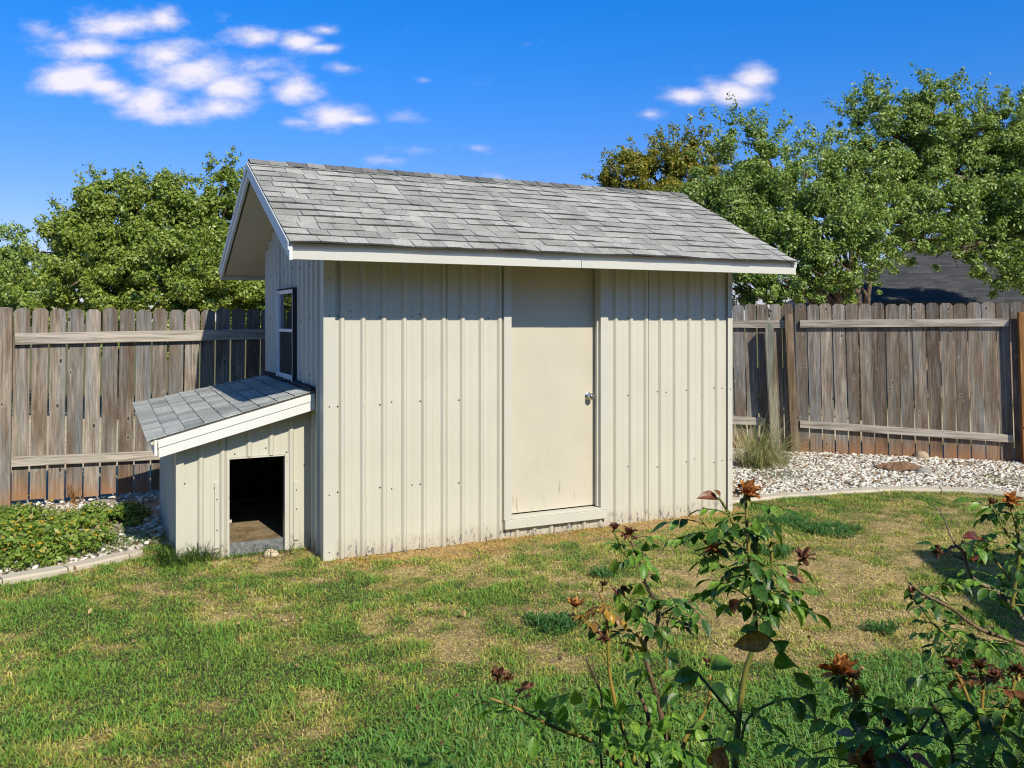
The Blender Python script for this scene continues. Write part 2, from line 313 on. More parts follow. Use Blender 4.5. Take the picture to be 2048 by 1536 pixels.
# dryness: 0 lush, 1 straw
BLOBS = [(1700, 1150, .75, .5), (1480, 1180, .5, .30), (1340, 1150, .45, .25), (1750, 1060, .6, .60), (1520, 1045, .3, .4), (1650, 1100, .3, .3), (1560, 1250, .6, .25), (1300, 1240, .35, .25), (790, 1265, .22, .38), (900, 1230, .3, .2), (612, 1440, .15, .5), (640, 1395, .10, .4),
         (180, 1283, .1, .3), (860, 1130, .35, .15), (1150, 1180, .4, .2), (560, 1135, .35, .45), (420, 1140, .25, .28), (1850, 1180, .4, .3), (1200, 1350, .25, .2), (1500, 1330, .4, .3), (1800, 1290, .4, .35), (470, 1225, .15, .3), (380, 1240, .15, .25), (300, 1235, .15, .25),
         (200, 1400, .9, -.28), (100, 1240, .7, -.22), (500, 1350, .7, -.22), (1000, 1450, .6, -.4), (1300, 1470, .5, -.35), (1700, 1430, .55, -.6), (1980, 1450, .6, -.6), (1560, 1480, .3, -.5), (1000, 1200, .22, -.3), (770, 1180, .3, -.22), (1090, 1120, .3, -.2), (720, 1110, .25, -.1), (380, 1130, .22, -.55), (680, 1160, .3, -.2), (1640, 1060, .22, -.45), (1650, 1000, .25, -.3), (1850, 1000, .3, -.25), (1320, 1090, .25, -.25)]
BG = [(gpt(a, b), r, s) for a, b, r, s in BLOBS]
def dryness(x, y):
    x = np.asarray(x); y = np.asarray(y)
    px = 1024 + F * x / y
    d = 0.31 + 0.03 * np.clip((px - 500) / 1000, 0, 1) + (fbm(x, y, 2.3, 5) - 0.5) * 1.15 + (fbm(x, y, 7.5, 9, 3) - 0.5) * 1.7
    for c, r, s in BG: d = d + s * (.62 if s > 0 and c.x > .6 else 1.0) * np.exp(-(((x - c.x) ** 2 + (y - c.y) ** 2) / r ** 2))
    dx, dy = x - A.x, y - A.y; u = dx*U.x + dy*U.y; w = dx*W.x + dy*W.y
    strip = np.clip(1 - (-w - 0.02) / (0.26 + 0.20 * fbm(u, u*0, 2.2, 2)), 0, 1) * (u > -.05) * (u < 3.8) * (w > -1)
    kst = np.clip(1 - (.33 - w) / 0.3, 0, 1) * (u > -.75) * (u < 0.02) * (w < .36)
    return d + 0.85 * strip + 0.75 * kst
def m_ground():
    k = Mat('ground_soil', 0.95, 0.1); v = k.coord(kind='Object'); a = k.noise(v, 38, 8, 0.7); b = k.noise(v, 3, 5)
    at_ = k.n('ShaderNodeVertexColor'); at_.layer_name = 'tone'
    c = k.mix(1.0, at_.outputs[0], k.ramp(a, [(0.32, 0.35), (0.5, 0.95), (0.66, 1.6)]), 'MULTIPLY')
    c = k.mix(1.0, c, k.ramp(b, [(0.35, 0.85), (0.65, 1.12)]), 'MULTIPLY'); k.base(c); k.bump(a, 0.8, 0.02); return k.m
gx = np.concatenate([np.linspace(-900, -20, 12), np.linspace(-16, -8, 9), np.linspace(-7.5, 7.5, 376), np.linspace(8, 16, 9), np.linspace(20, 900, 12)])
gy = np.concatenate([np.linspace(-300, -10, 8), np.linspace(-8, 2, 8), np.linspace(2.4, 12, 241), np.linspace(13, 40, 14), np.linspace(60, 1500, 14)])
GX, GY = np.meshgrid(gx, gy); nx, ny = len(gx), len(gy)
Z = ground_z(GX, GY) - 0.004
dd = np.clip(dryness(GX, np.maximum(GY, 2.0)), 0, 1)[..., None]
green = np.array([0.075, 0.085, 0.032]); straw = np.array([0.46, 0.33, 0.17]); gravelc = np.array([0.42, 0.36, 0.28])
colr = green * (1 - dd) + straw * dd
bed = in_bed(GX, GY) & (GY < 11.8); colr[bed] = gravelc
far = (GY > 11.8) | (np.abs(GX) > 7.9); colr[far] = (0.16, 0.15, 0.06); colr[(GY > 9.5) & (GY < 15.5) & (GX < 1.6) | (GY > 12) & (GY < 17) & (GX >= 1.6)] = (0.55, 0.46, 0.30)
colr = np.concatenate([colr, np.ones((ny, nx, 1))], -1)
ii = (np.arange(ny - 1)[:, None] * nx + np.arange(nx - 1)[None]).ravel()
ground = np_mesh('ground', np.stack([GX, GY, Z], -1).reshape(-1, 3), np.stack([ii, ii + 1, ii + nx + 1, ii + nx], -1), m_ground(), smooth=True, colors=colr.reshape(-1, 4))
tag(ground, kind='structure')

def curb(name, P, width, label):
    P = [Vector((p.x, p.y, 0)) for p in P]; Q = []
    for i in range(len(P) - 1):
        for t in np.linspace(0, 1, 8, endpoint=False): Q.append((i + t))
    Q.append(len(P) - 1)
    def cr(t):
        i = int(min(t, len(P) - 1.0001)); f = t - i; p0, p1, p2, p3 = P[max(i-1,0)], P[i], P[min(i+1,len(P)-1)], P[min(i+2,len(P)-1)]
        return 0.5*((2*p1)+(-p0+p2)*f+(2*p0-5*p1+4*p2-p3)*f*f+(-p0+3*p1-3*p2+p3)*f**3)
    pts = [cr(t) for t in Q]; b = MB(); seg = 8
    prof = [(-.5, -.05), (-.5, .018), (-.40, .032), (.40, .034), (.5, .022), (.5, -.05)]
    for s0 in range(0, len(pts) - 1, seg):   # cast in lengths with a joint between
        run = pts[s0:s0 + seg + 1]; vs = []; dz = random.uniform(-.006, .006)
        for i, p in enumerate(run):
            t = (run[min(i+1, len(run)-1)] - run[max(i-1, 0)]).normalized(); n = Vector((-t.y, t.x, 0)); e = t * (.004 if i == 0 else (-.004 if i == len(run)-1 else 0))
            for a, z in prof: vs.append(p + e + n * a * width * random.uniform(.96, 1.04) + Vector((0, 0, z + dz + random.uniform(-.002, .002))))
        m = len(prof); fs = [(i*m+k, i*m+k+1, (i+1)*m+k+1, (i+1)*m+k) for i in range(len(run)-1) for k in range(m-1)] + [tuple(range(m)), tuple(range((len(run)-1)*m, len(run)*m))[::-1]]
        b.add(vs, fs)
    o = b.build(name, CONC); tag(o, label, 'garden edging'); return o
curb('concrete_edging', XL[:5] + [gpt(272, 1108)], 0.115, 'pale concrete edging strip between the lawn and the yellow flowered ground cover')
curb('concrete_edging', XR, 0.14, 'curved concrete edging strip between the lawn and the white gravel bed')

# ---------------------------------------------------------------- shed
SH = 3.62; DEP = 2.28; OF = 0.455; ZE = 2.215; RZ = 2.985; UL, UR = -0.33, 3.95; RW = DEP / 2
shed = empty('garden_shed', A, ANG, label='beige metal garden shed with grey shingled gable roof and a plain door', cat='shed')
ribs = [.116 + .1557*i for i in range(9)] + [1.512 + .1525*i for i in range(6)] + [2.427 + .151*i for i in range(8)]
seams = {5, 11, 17}
def profile(a, b, rb, h=0.019, seamset=()):
    pts = [(a, 0.0)]
    for i, r in enumerate(rb):
        for d, hh in ((-.024, 0), (-.009, h), (.009, h), (.024, 0)): pts.append((r + d, hh))
        if i in seamset:
            for d, hh in ((.026, 0), (.028, .010), (.034, .010), (.036, 0)): pts.append((r + d, hh))
        else:
            for d, hh in ((.066, 0), (.069, .0016), (.083, .0016), (.086, 0)): pts.append((r + d, hh))
    pts.append((b, 0.0)); out = []
    for t, hh in pts:
        if a <= t <= b: out.append((t, hh))
    return out
def sheet(mb, prof, place, z0, z1, th=0.012, m=0):
    """ribbed sheet: place(t,h) -> (x,y); z0,z1 numbers or functions of t; given a back face so it has thickness"""
    n = len(prof); vs = []
    for t, h in prof:
        x, y = place(t, h); vs += [(x, y, z0(t) if callable(z0) else z0), (x, y, z1(t) if callable(z1) else z1)]
    for t, h in prof:
        x, y = place(t, -th); vs += [(x, y, z0(t) if callable(z0) else z0), (x, y, z1(t) if callable(z1) else z1)]
    fs = []
    for i in range(n - 1):
        a = 2*i; b = 2*n + 2*i; fs += [(a, a+2, a+3, a+1), (b, b+1, b+3, b+2), (a+1, a+3, b+3, b+1), (a, b, b+2, a+2)]
    fs += [(0, 1, 2*n+1, 2*n), (2*n-2, 4*n-2, 4*n-1, 2*n-1)]
    mb.add(vs, fs, m)
def screw(mb, p, nrm, r=0.0042, m=1): mb.lathe(p, nrm, [(0, r*1.5), (.0015, r*1.5), (.0018, r), (.005, r*.8)], 8, m)
def wtop(w):   # roof underside above depth w
    s = (RZ - ZE) / (RW + OF); return ZE + s * (min(w, DEP - w) + OF) - 0.135
fp = lambda t, h: (t, -h)
b = MB(); sheet(b, profile(0.0, 1.392, ribs, seamset=seams), fp, 0.0, wtop(0)); sheet(b, profile(2.335, SH, ribs, seamset=seams), fp, 0.0, wtop(0)); sheet(b, profile(1.392, 2.335, ribs, seamset=seams), fp, 0.0, 0.10)
for z, jit in ((1.735, .012), (1.09, .02), (.465, .02)):
    for i, r in enumerate(ribs):
        if 1.35 < r < 2.38: continue
        if i % 2 == 0 or i in seams: screw(b, (r + (-.03 if i not in seams else .006), -.001 if i not in seams else -.013, z + random.uniform(-jit, jit)), (0, -1, 0))
        if random.random() < .3: screw(b, (r + .06, -.0015, z + random.uniform(-.03, .03)), (0, -1, 0), .0035)
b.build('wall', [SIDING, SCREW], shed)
gp = lambda t, h: (-h, t)
wr = [.20 + .1525*i for i in range(14)]
b = MB(); WW0, WW1, WZ0, WZ1 = .965, 1.56, 1.225, 1.935
sheet(b, profile(0.0, WW0, wr, seamset={2}), gp, 0.0, wtop); sheet(b, profile(WW1, DEP, wr, seamset={12}), gp, 0.0, wtop)
sheet(b, profile(WW0, 1.14, wr), gp, WZ1, wtop); sheet(b, profile(1.14, WW1, wr), gp, WZ1, wtop); sheet(b, profile(WW0, WW1, wr), gp, 0.0, WZ0)
for z in (2.12, 1.70, 1.30, .75, .3):
    for r in wr[::2]:
        if not (WW0 - .02 < r + .03 < WW1 + .02 and WZ0 < z < WZ1): screw(b, (-.001, r - .03 if r > .3 else r + .03, z + random.uniform(-.02, .02)), (-1, 0, 0), .005)
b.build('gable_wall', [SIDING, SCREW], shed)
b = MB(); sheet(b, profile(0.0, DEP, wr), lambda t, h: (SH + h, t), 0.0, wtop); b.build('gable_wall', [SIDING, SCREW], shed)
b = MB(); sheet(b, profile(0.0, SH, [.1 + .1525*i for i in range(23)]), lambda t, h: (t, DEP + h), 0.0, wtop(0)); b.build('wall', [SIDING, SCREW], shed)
# corner flashings
def corner(x0, y0, sx, sy, ztop):
    b = MB(); b.box((min(x0, x0 + sx*.052), min(y0, y0 + sy*.002), 0.0), (max(x0, x0 + sx*.052), max(y0, y0 + sy*.002), ztop)); b.box((min(x0, x0 + sx*.002), min(y0+sy*.002, y0 - sy*.052), 0.0), (max(x0, x0 + sx*.002), max(y0+sy*.002, y0 - sy*.052), ztop))
    return b
zt = wtop(0)
for xa, xb, ya, xc, xd in ((-.022, .062, -.0215, -.0215, -.0195), (SH - .030, SH + .022, -.0165, SH + .0195, SH + .0215)):
    b = MB(); b.box((xa, -.0235, 0), (xb, -.0215, zt)); b.box((xc, -.0215, 0), (xd, .062, zt))
    for z in (.06, .465, 1.09, 1.73, 2.0): screw(b, ((xa + xb)/2, -.0235, z), (0, -1, 0), .0035)
    b.build('corner_trim', [TRIM, SCREW], shed)

# the roof: decks, soffit, boards, shingles
ROOFP = empty('roof', (0, 0, 0)); ROOFP.parent = shed
th = math.atan2(RZ - ZE, RW + OF); SL = math.hypot(RZ - ZE, RW + OF)
class Slope:
    def __init__(s, o, a, up): s.o = Vector(o); s.a = Vector(a).normalized(); s.u = Vector(up).normalized(); s.n = s.a.cross(s.u)
    def p(s, x, y, h=0): return s.o + s.a*x + s.u*y + s.n*h
LEN = UR - UL
FS = Slope((UL, -OF, ZE), (1, 0, 0), (0, math.cos(th), math.sin(th))); BS = Slope((UR, DEP + OF, ZE), (-1, 0, 0), (0, -math.cos(th), math.sin(th)))
b = MB()
for S_ in (FS, BS):
    b.hexa([S_.p(.02, .052, -.110), S_.p(LEN-.02, .052, -.110), S_.p(LEN-.02, SL-.05, -.110), S_.p(.02, SL-.05, -.110), S_.p(.02, .052, -.004), S_.p(LEN-.02, .052, -.004), S_.p(LEN-.02, SL-.002, -.004), S_.p(.02, SL-.002, -.004)])
b.build('soffit', SOFFIT, ROOFP)
def shingles(S, length, slope, e, mb, wmin=.09, wmax=.22, sag=0.0, over=.015, m=0):
    n = int(math.ceil((slope - .02) / e)); e = (slope + over) / n
    for i in range(n):
        y0 = -over + i * e; y1 = min(y0 + e + .008, slope); x = -.026; off = random.uniform(-.004, .004)
        while x < length + .012:
            wd = random.uniform(wmin, wmax); x1 = min(x + wd, length + .022)
            if length + .012 - x1 < .05: x1 = length + .012
            lift = random.choice((0.0, 0.005)); yl = y0 - (0.0 if lift else -0.006) + off + random.uniform(-.002, .002)
            t = .008 + lift; g = .0024; c0 = .004 * math.sin(x * 5 + i * 1.3) * sag + .003 * math.sin(x * 13 + i) * sag; c1 = .004 * math.sin(x1 * 5 + i * 1.3) * sag + .003 * math.sin(x1 * 13 + i) * sag
            mb.hexb([S.p(x+g, yl, .0005+c0), S.p(x1-g, yl, .0005+c1), S.p(x1-g, y1, .0004), S.p(x+g, y1, .0004), S.p(x+g, yl, t+c0), S.p(x1-g, yl, t+c1), S.p(x1-g, y1, .0025+lift*.2), S.p(x+g, y1, .0025+lift*.2)], m, 1)
            x = x1
b = MB(); shingles(FS, LEN, SL, .1285, b, sag=1.0, over=.030); b.hexa([FS.p(-.008, -.026, -.0035), FS.p(LEN+.008, -.026, -.0035), FS.p(LEN+.008, SL-.01, -.0035), FS.p(-.008, SL-.01, -.0035), FS.p(-.008, -.026, -.0002), FS.p(LEN+.008, -.026, -.0002), FS.p(LEN+.008, SL-.01, -.0002), FS.p(-.008, SL-.01, -.0002)], 1)
b.build('shingles', [SHIN, BUTT], ROOFP)
b = MB(); shingles(BS, LEN, SL, .138, b); b.hexa([BS.p(-.008, -.008, -.0035), BS.p(LEN+.008, -.008, -.0035), BS.p(LEN+.008, SL-.01, -.0035), BS.p(-.008, SL-.01, -.0035), BS.p(-.008, -.008, -.0002), BS.p(LEN+.008, -.008, -.0002), BS.p(LEN+.008, SL-.01, -.0002), BS.p(-.008, SL-.01, -.0002)], 1)
b.build('shingles', [SHIN, BUTT], ROOFP)
b = MB(); x = UL - .014; i = 0
while x < UR:      # ridge caps, each lapped over the next
    x1 = min(x + .155, UR + .012); dz = random.uniform(0, .004); h = .105
    for sgn in (-1, 1):
        top0 = Vector((x, RW, RZ + .023 + dz)); top1 = Vector((x1 + .03, RW, RZ + .017)); dn = Vector((0, sgn * math.cos(th), -math.sin(th)))
        a0 = top0 + dn * h; a1 = top1 + dn * h; k = Vector((0, 0, -.006))
        b.hexa([top0 + k, top1 + k, a1 + k, a0 + k, top0, top1, a1, a0] if sgn < 0 else [a0 + k, a1 + k, top1 + k, top0 + k, a0, a1, top1, top0])
    x = x1 - .001
b.build('ridge_cap', CAPS, ROOFP)
# eave fascia: an upper strip above a proud lower board, and the rake boards
def plank(mb, p0, p1, down, out, th_, m=0):
    """board whose top edge runs p0-p1; down = vector to the lower edge; out = outward unit"""
    p0, p1, down, out = Vector(p0), Vector(p1), Vector(down), Vector(out) * th_
    mb.hexa([p0 + down, p1 + down, p1 + down + out, p0 + down + out, p0, p1, p1 + out, p0 + out], m)
def wavy(mb, x0, x1, y, z0, z1, t, n, amp, out=-1):
    for i in range(n):
        a = x0 + (x1-x0)*i/n; c = x0 + (x1-x0)*(i+1)/n; fa = amp*math.sin(a*2.1+1)+amp*.6*math.sin(a*5.3); fc = amp*math.sin(c*2.1+1)+amp*.6*math.sin(c*5.3)
        mb.hexa([(a, y + t*out, z0), (c, y + t*out, z0), (c, y, z0), (a, y, z0), (a, y + t*out, z1 + fa), (c, y + t*out, z1 + fc), (c, y, z1 + fc), (a, y, z1 + fa)])
for S_, yy_, out in ((FS, -OF, -1), (BS, DEP + OF, 1)):
    b = MB(); b.box((UL + .002, min(yy_ - out*.030, yy_ - out*.045), ZE - .112), (UR - .002, max(yy_ - out*.030, yy_ - out*.045), ZE - .012)); b.build('fascia', FASCIA, ROOFP)
    b = MB()
    j = UL + LEN * .505
    for (a_, c_, o_) in ((UL - .004, j - .0015, .029), (j + .0015, UR + .004, .0315)):
        y_ = yy_ - out * .0295
        n_ = 14
        for q in range(n_):
            p0 = a_ + (c_-a_)*q/n_; p1 = a_ + (c_-a_)*(q+1)/n_; f0 = .003*math.sin(p0*3.1)+.0025*math.sin(p0*7); f1 = .003*math.sin(p1*3.1)+.0025*math.sin(p1*7)
            ya, yb = sorted((y_, y_ + out*(o_)))
            b.hexa([(p0, ya, ZE-.118), (p1, ya, ZE-.118), (p1, yb, ZE-.118), (p0, yb, ZE-.118), (p0, ya, ZE-.062+f0), (p1, ya, ZE-.062+f1), (p1, yb, ZE-.062+f1), (p0, yb, ZE-.062+f0)])
    b.build('fascia_trim', FASCIA, ROOFP)
    b = MB(); pts = []
    for q in range(60):
        xx_ = UL + .01 + (UR - UL - .02) * q / 59; pts.append((xx_, yy_ + out * (-.008 + .003*math.sin(xx_*9)), ZE - .056 + .006*math.sin(xx_*1.7) + .003*math.sin(xx_*6.1)))
    
for xr, out in ((UL, -1), (UR, 1)):
    for S_ in (FS, BS):
        lo = Vector((xr, S_.o.y, ZE)); hi = Vector((xr, RW, RZ)); yo = -.018 if S_ is FS else .018
        b = MB(); p0 = lo + Vector((0, 0, -.012)); p1 = hi + Vector((0, 0, -.014)); dn = Vector((0, 0, -.112))
        plank(b, p0, p1, dn, (out, 0, 0), .02); b.build('rake_board', WHITE if out < 0 else FASCIA, ROOFP)
        b = MB(); plank(b, lo + Vector((out*.0205, 0, -.006)), hi + Vector((out*.0205, 0, -.008)), Vector((0, 0, -.052)), (out, 0, 0), .010); b.build('rake_trim', WHITE if out < 0 else FASCIA, ROOFP)

# door: jambs, slab, knob, sill
DZ0, DZ1 = 0.170, 2.255; DX0, DX1 = 1.452, 2.262
dframe = MB(); dframe.box((1.388, -.030, DZ0 - .02), (DX0, -.002, wtop(0)-.01)); dframe.box((DX1 + .004, -.030, DZ0 - .02), (2.338, -.002, wtop(0)-.01))
dframe.box((DX0 - .03, -.002, DZ0), (DX0 - .001, .10, DZ1 + .02)); dframe.box((DX1 + .001, -.002, DZ0), (DX1 + .03, .10, DZ1 + .02)); dframe.box((DX1 - .012, .006, DZ0 + .001), (DX1 + .001, .030, DZ1 + .02))
dframe.box((DX0 - .03, -.018, DZ1 + .02), (DX1 + .03, .10, wtop(0) - .01)); dframe.build('door_frame', TRIM, shed, .0015)
b = MB(); b.box((1.392, -.042, .078), (2.318, -.002, DZ0 - .022)); b.box((DX0 - .005, -.034, DZ0 - .0215), (DX1 + .006, .075, DZ0 - .006)); b.build('door_sill', TRIM, shed, .003)
door = MB(); door.box((DX0 + .003, .066, DZ0 + .004), (DX1 - .003, .102, DZ1 + .015)); dob = door.build('door', DOORM, shed, .0015)
kn = Vector((2.203, .066, 1.075)); b = MB()
b.lathe(kn, (0, -1, 0), [(0, .033), (.003, .034), (.008, .029), (.010, .014), (.030, .013), (.036, .020), (.044, .0265), (.054, .027), (.062, .023), (.066, .012), (.0665, .0115)], 24)
b.lathe(kn + Vector((0, -.0668, 0)), (0, -1, 0), [(0, .010), (.002, .010), (.0024, .004)], 16, 1); b.build('door_knob', [CHROME, SCREW], dob)
b = MB(); b.box((DX0, .11, DZ0), (DX1, .115, wtop(0))); b.build('wall', DARK, shed)  # near-black sheet behind the door, painting the shade in its gaps

# window in the gable wall
win = empty('window', (0, 0, 0)); win.parent = shed
fb = MB()
def wf(mb, y0, y1, z0, z1, x0, x1, m=0): mb.box((x0, y0, z0), (x1, y1, z1), m)
wf(fb, WW0 - .03, WW1 + .03, WZ1 + .006, WZ1 + .018, -.034, -.014); wf(fb, WW0 - .03, WW1 + .03, WZ0 - .018, WZ0 + .012, -.038, -.014)
wf(fb, WW0 - .030, WW0 + .012, WZ0 + .012, WZ1 + .006, -.030, -.014); wf(fb, WW1 - .002, WW1 + .022, WZ0 + .012, WZ1 + .006, -.034, -.014)
wf(fb, WW0 + .012, WW0 + .030, WZ0 + .012, WZ1 + .006, -.022, .01); wf(fb, WW1 - .022, WW1 - .002, WZ0 + .012, WZ1 + .006, -.022, .01)
wf(fb, WW0 + .030, WW1 - .022, WZ1 - .010, WZ1 + .006, -.022, .01); wf(fb, WW0 + .030, WW1 - .022, WZ0 + .012, WZ0 + .03, -.026, .01)
wf(fb, WW0 + .030, WW1 - .022, 1.605, 1.630, -.026, .01); fb.build('window_frame', ALU, win)
b = MB(); wf(b, WW0 + .030, WW1 - .022, 1.630, WZ1 - .010, -.006, -.002); b.build('pane', GLASS, win)
b = MB(); wf(b, WW0 + .030, WW1 - .022, WZ0 + .03, 1.605, -.012, -.008); b.build('insect_screen', SCRN, win)
b = MB(); wf(b, WW0 - .036, WW0 - .031, WZ0 - .02, WZ1 + .03, -.036, -.002); wf(b, WW0 - .036, WW1 + .03, WZ1 + .026, WZ1 + .031, -.042, -.002); b.build('window_seal', TAR, win)

# ---------------------------------------------------------------- dog house leaning on the shed
dog = empty('dog_house', A + U * (-.47) + W * 1.1, ANG, label='small beige metal lean-to dog house with open doorway against the shed', cat='dog house')
KO = Vector((.47, -1.1, 0))      # shed axes -> dog house axes
KF, KB, KL = .41, 1.97, -.938
def kz(u, w):    # height of the shingled roof's underside at (u,w)
    f = np.clip(u / -1.15, -0.05, 1.1); g = (w - .27) / (2.07 - .27); z0 = 1.150 + .022 * g; z1 = .862 + .10 * g; return z0 + (z1 - z0) * f
kp = lambda t, h: (t + KO.x, KF - h + KO.y)
b = MB(); kr = [-.794, -.645, -.46, -.303, -.158]; O0, O1, OZ = -.603, -.201, .712
kt = lambda t: float(kz(t, KF)) - .03
sheet(b, profile(KL, O0, kr, seamset={1}), kp, 0.0, kt); sheet(b, profile(O1, -.0, kr), kp, 0.0, kt); sheet(b, profile(O0, O1, kr), kp, OZ, kt)
for (t, z) in ((-.56, .735), (-.34, .765), (-.19, .725), (-.19, .23), (-.70, .5), (-.9, .55), (-.06, .62)): screw(b, (t + KO.x, KF + KO.y - .0015, z), (0, -1, 0), .0038)
b.build('wall', [SIDING, SCREW], dog)
b = MB(); kr2 = [KF + .1 + .1525*i for i in range(10)]
sheet(b, profile(KF, KB, kr2), lambda t, h: (KL - h + KO.x, t + KO.y), 0.0, lambda t: float(kz(KL, t)) - .03)
b.box((KL - .022 + KO.x, KF - .023 + KO.y, 0), (KL + .030 + KO.x, KF - .0205 + KO.y, kt(KL) - .02)); b.box((KL - .022 + KO.x, KF - .0205 + KO.y, 0), (KL - .0205 + KO.x, KF + .05 + KO.y, kt(KL) - .02))
b.build('wall', [SIDING, SCREW], dog)
b = MB(); sheet(b, profile(KL, 0, kr), lambda t, h: (t + KO.x, KB + h + KO.y), 0.0, lambda t: float(kz(t, KB)) - .03); b.build('wall', [SIDING, SCREW], dog)
def kbox(mb, u0, u1, w0, w1, z0, z1, m=0): mb.box((u0 + KO.x, w0 + KO.y, z0), (u1 + KO.x, w1 + KO.y, z1), m)
for ua, ub, zb_, zz in ((-.700, -.668, .54, (.42, .2)), (-.137, -.102, .50, (.44, .3))):    # narrow patch boards beside the doorway
    b = MB(); kbox(b, ua, ub, KF - .012, KF - .001, .07, zb_)
    for z in zz: screw(b, ((ua + ub)/2 + KO.x, KF + KO.y - .0125, z), (0, -1, 0), .0035)
    b.build('patch_board', [TRIM, SCREW], dog, .001)
b = MB(); kbox(b, O0 - .012, O0 + .004, KF - .016, KF + .05, 0, OZ + .01, 0); kbox(b, O1 - .004, O1 + .026, KF - .016, KF - .0135, 0, OZ + .008, 0); kbox(b, O1 - .006, O1 - .004, KF - .016, KF + .05, 0.0, OZ, 1); kbox(b, O0 + .004, O1 - .006, KF - .010, KF + .05, OZ - .012, OZ - .0015, 0)
b.build('doorway_trim', [TRIM, GALV], dog)
b = MB(); kbox(b, KL + .03, -.02, KF + .03, KB - .03, .068, .084); b.build('floor_board', PLY, dog)
b = MB(); kbox(b, O0 + .006, O1 - .008, KF + .016, KF + .028, .0, .090); b.build('threshold', GALV, dog)
b = MB(); kbox(b, -.59, -.50, KF + .55, KF + .57, .12, .14); b.build('brace', TRIM, dog)
b = MB()     # dark panels along the inside walls
kbox(b, KL + .014, KL + .02, KF + .03, KB - .02, .1, .82); kbox(b, -.02, -.014, KF + .06, KB - .02, .1, 1.08); kbox(b, KL + .03, -.03, KB - .03, KB - .024, .1, .82); b.build('lining', m_plain('dark_lining', (0.05, 0.042, 0.035), 0.9, 0.1), dog)
kroof = empty('roof', (0, 0, 0)); kroof.parent = dog
# bilinear slope: x runs along the depth (shed w), y runs up the slope
class Warp:
    def __init__(s, L): s.c = [Vector(p) + KO for p in L]   # front-low, back-low, back-high, front-high
    def p(s, x, y, h=0):
        a, b_, c, d = s.c; f = x / 1.80; g = y / 1.19; q = (a*(1-f) + b_*f)*(1-g) + (d*(1-f) + c*f)*g; return q + Vector((-.24, 0, .97)) * h
WP = Warp([(-1.145, .275, .882), (-1.150, 2.07, .985), (-.017, 2.12, 1.196), (-.017, .285, 1.178)])
b = MB()
def shin_k():
    n = 9; e = 1.19 / n
    for i in range(n):
        y0 = i * e - .012; y1 = min(y0 + e + .02, 1.19); x = -.01
        while x < 1.80:
            x1 = min(x + random.uniform(.055, .13), 1.81)
            if 1.81 - x1 < .05: x1 = 1.81
            l = random.choice((0, .003)); g = .0022; t = .010 + l
            b.hexb([WP.p(x1-g, y0, .001), WP.p(x+g, y0, .001), WP.p(x+g, y1, .001), WP.p(x1-g, y1, .001), WP.p(x1-g, y0, t), WP.p(x+g, y0, t), WP.p(x+g, y1, .0035 + l*.2), WP.p(x1-g, y1, .0035 + l*.2)])
            x = x1
shin_k(); b.build('shingles', [SHIN2, BUTT], kroof)
b = MB(); GR = 8
for m_, h0, h1 in ((0, -.035, -.006), (1, -.0055, -.001)):
    for i in range(GR):
        for j in range(GR):
            xa, xb, ya, yb = .01 + 1.78*i/GR, .01 + 1.78*(i+1)/GR, .01 + 1.17*j/GR, .01 + 1.17*(j+1)/GR; vs = [WP.p(xb, ya, h0), WP.p(xa, ya, h0), WP.p(xa, yb, h0), WP.p(xb, yb, h0), WP.p(xb, ya, h1), WP.p(xa, ya, h1), WP.p(xa, yb, h1), WP.p(xb, yb, h1)]
            fs = [(0,3,2,1), (4,5,6,7)] + ([(0,1,5,4)] if j == 0 else []) + ([(2,3,7,6)] if j == GR-1 else []) + ([(1,2,6,5)] if i == 0 else []) + ([(3,0,4,7)] if i == GR-1 else []); b.add(vs, fs, m_)
b.build('roof_deck', [SOFFIT, TAR], kroof)
b = MB()     # white front fascia in two lapped boards
def kf(u): return float(.882 + (1.178 - .882) * (u + 1.145) / 1.128)
p0 = Vector((-1.085, .272, kf(-1.085) - .014)) + KO; p1 = Vector((-.020, .280, kf(-.02) - .014)) + KO
plank(b, p0, p1, Vector((.006, 0, -.118)), (0, -1, 0), .018); b.build('fascia', WHITE, kroof, .001)
b = MB(); q0 = p0 + Vector((0, -.0185, -.003)); q1 = p1 + Vector((0, -.0185, -.003)); plank(b, q0, q1, Vector((0, 0, -.047)), (0, -1, 0), .006); b.build('fascia_trim', WHITE, kroof)
b = MB(); plank(b, Vector((-1.09, .27, kf(-1.085) - .014)) + KO, Vector((-1.09, 2.05, .968)) + KO, Vector((0, 0, -.105)), (-1, 0, 0), .018); b.build('fascia', WHITE, kroof)
b = MB(); prev = None      # rough tar seal where the roof meets the wall
tarp = [Vector((-.022 - .012*random.random(), .275 + 1.85*i/60, 1.188 + .020*i/60 + random.uniform(0, .018))) + KO for i in range(61)]
b.tube(tarp, [random.uniform(.012, .024) for _ in tarp], 6); b.build('flashing', TAR, kroof)

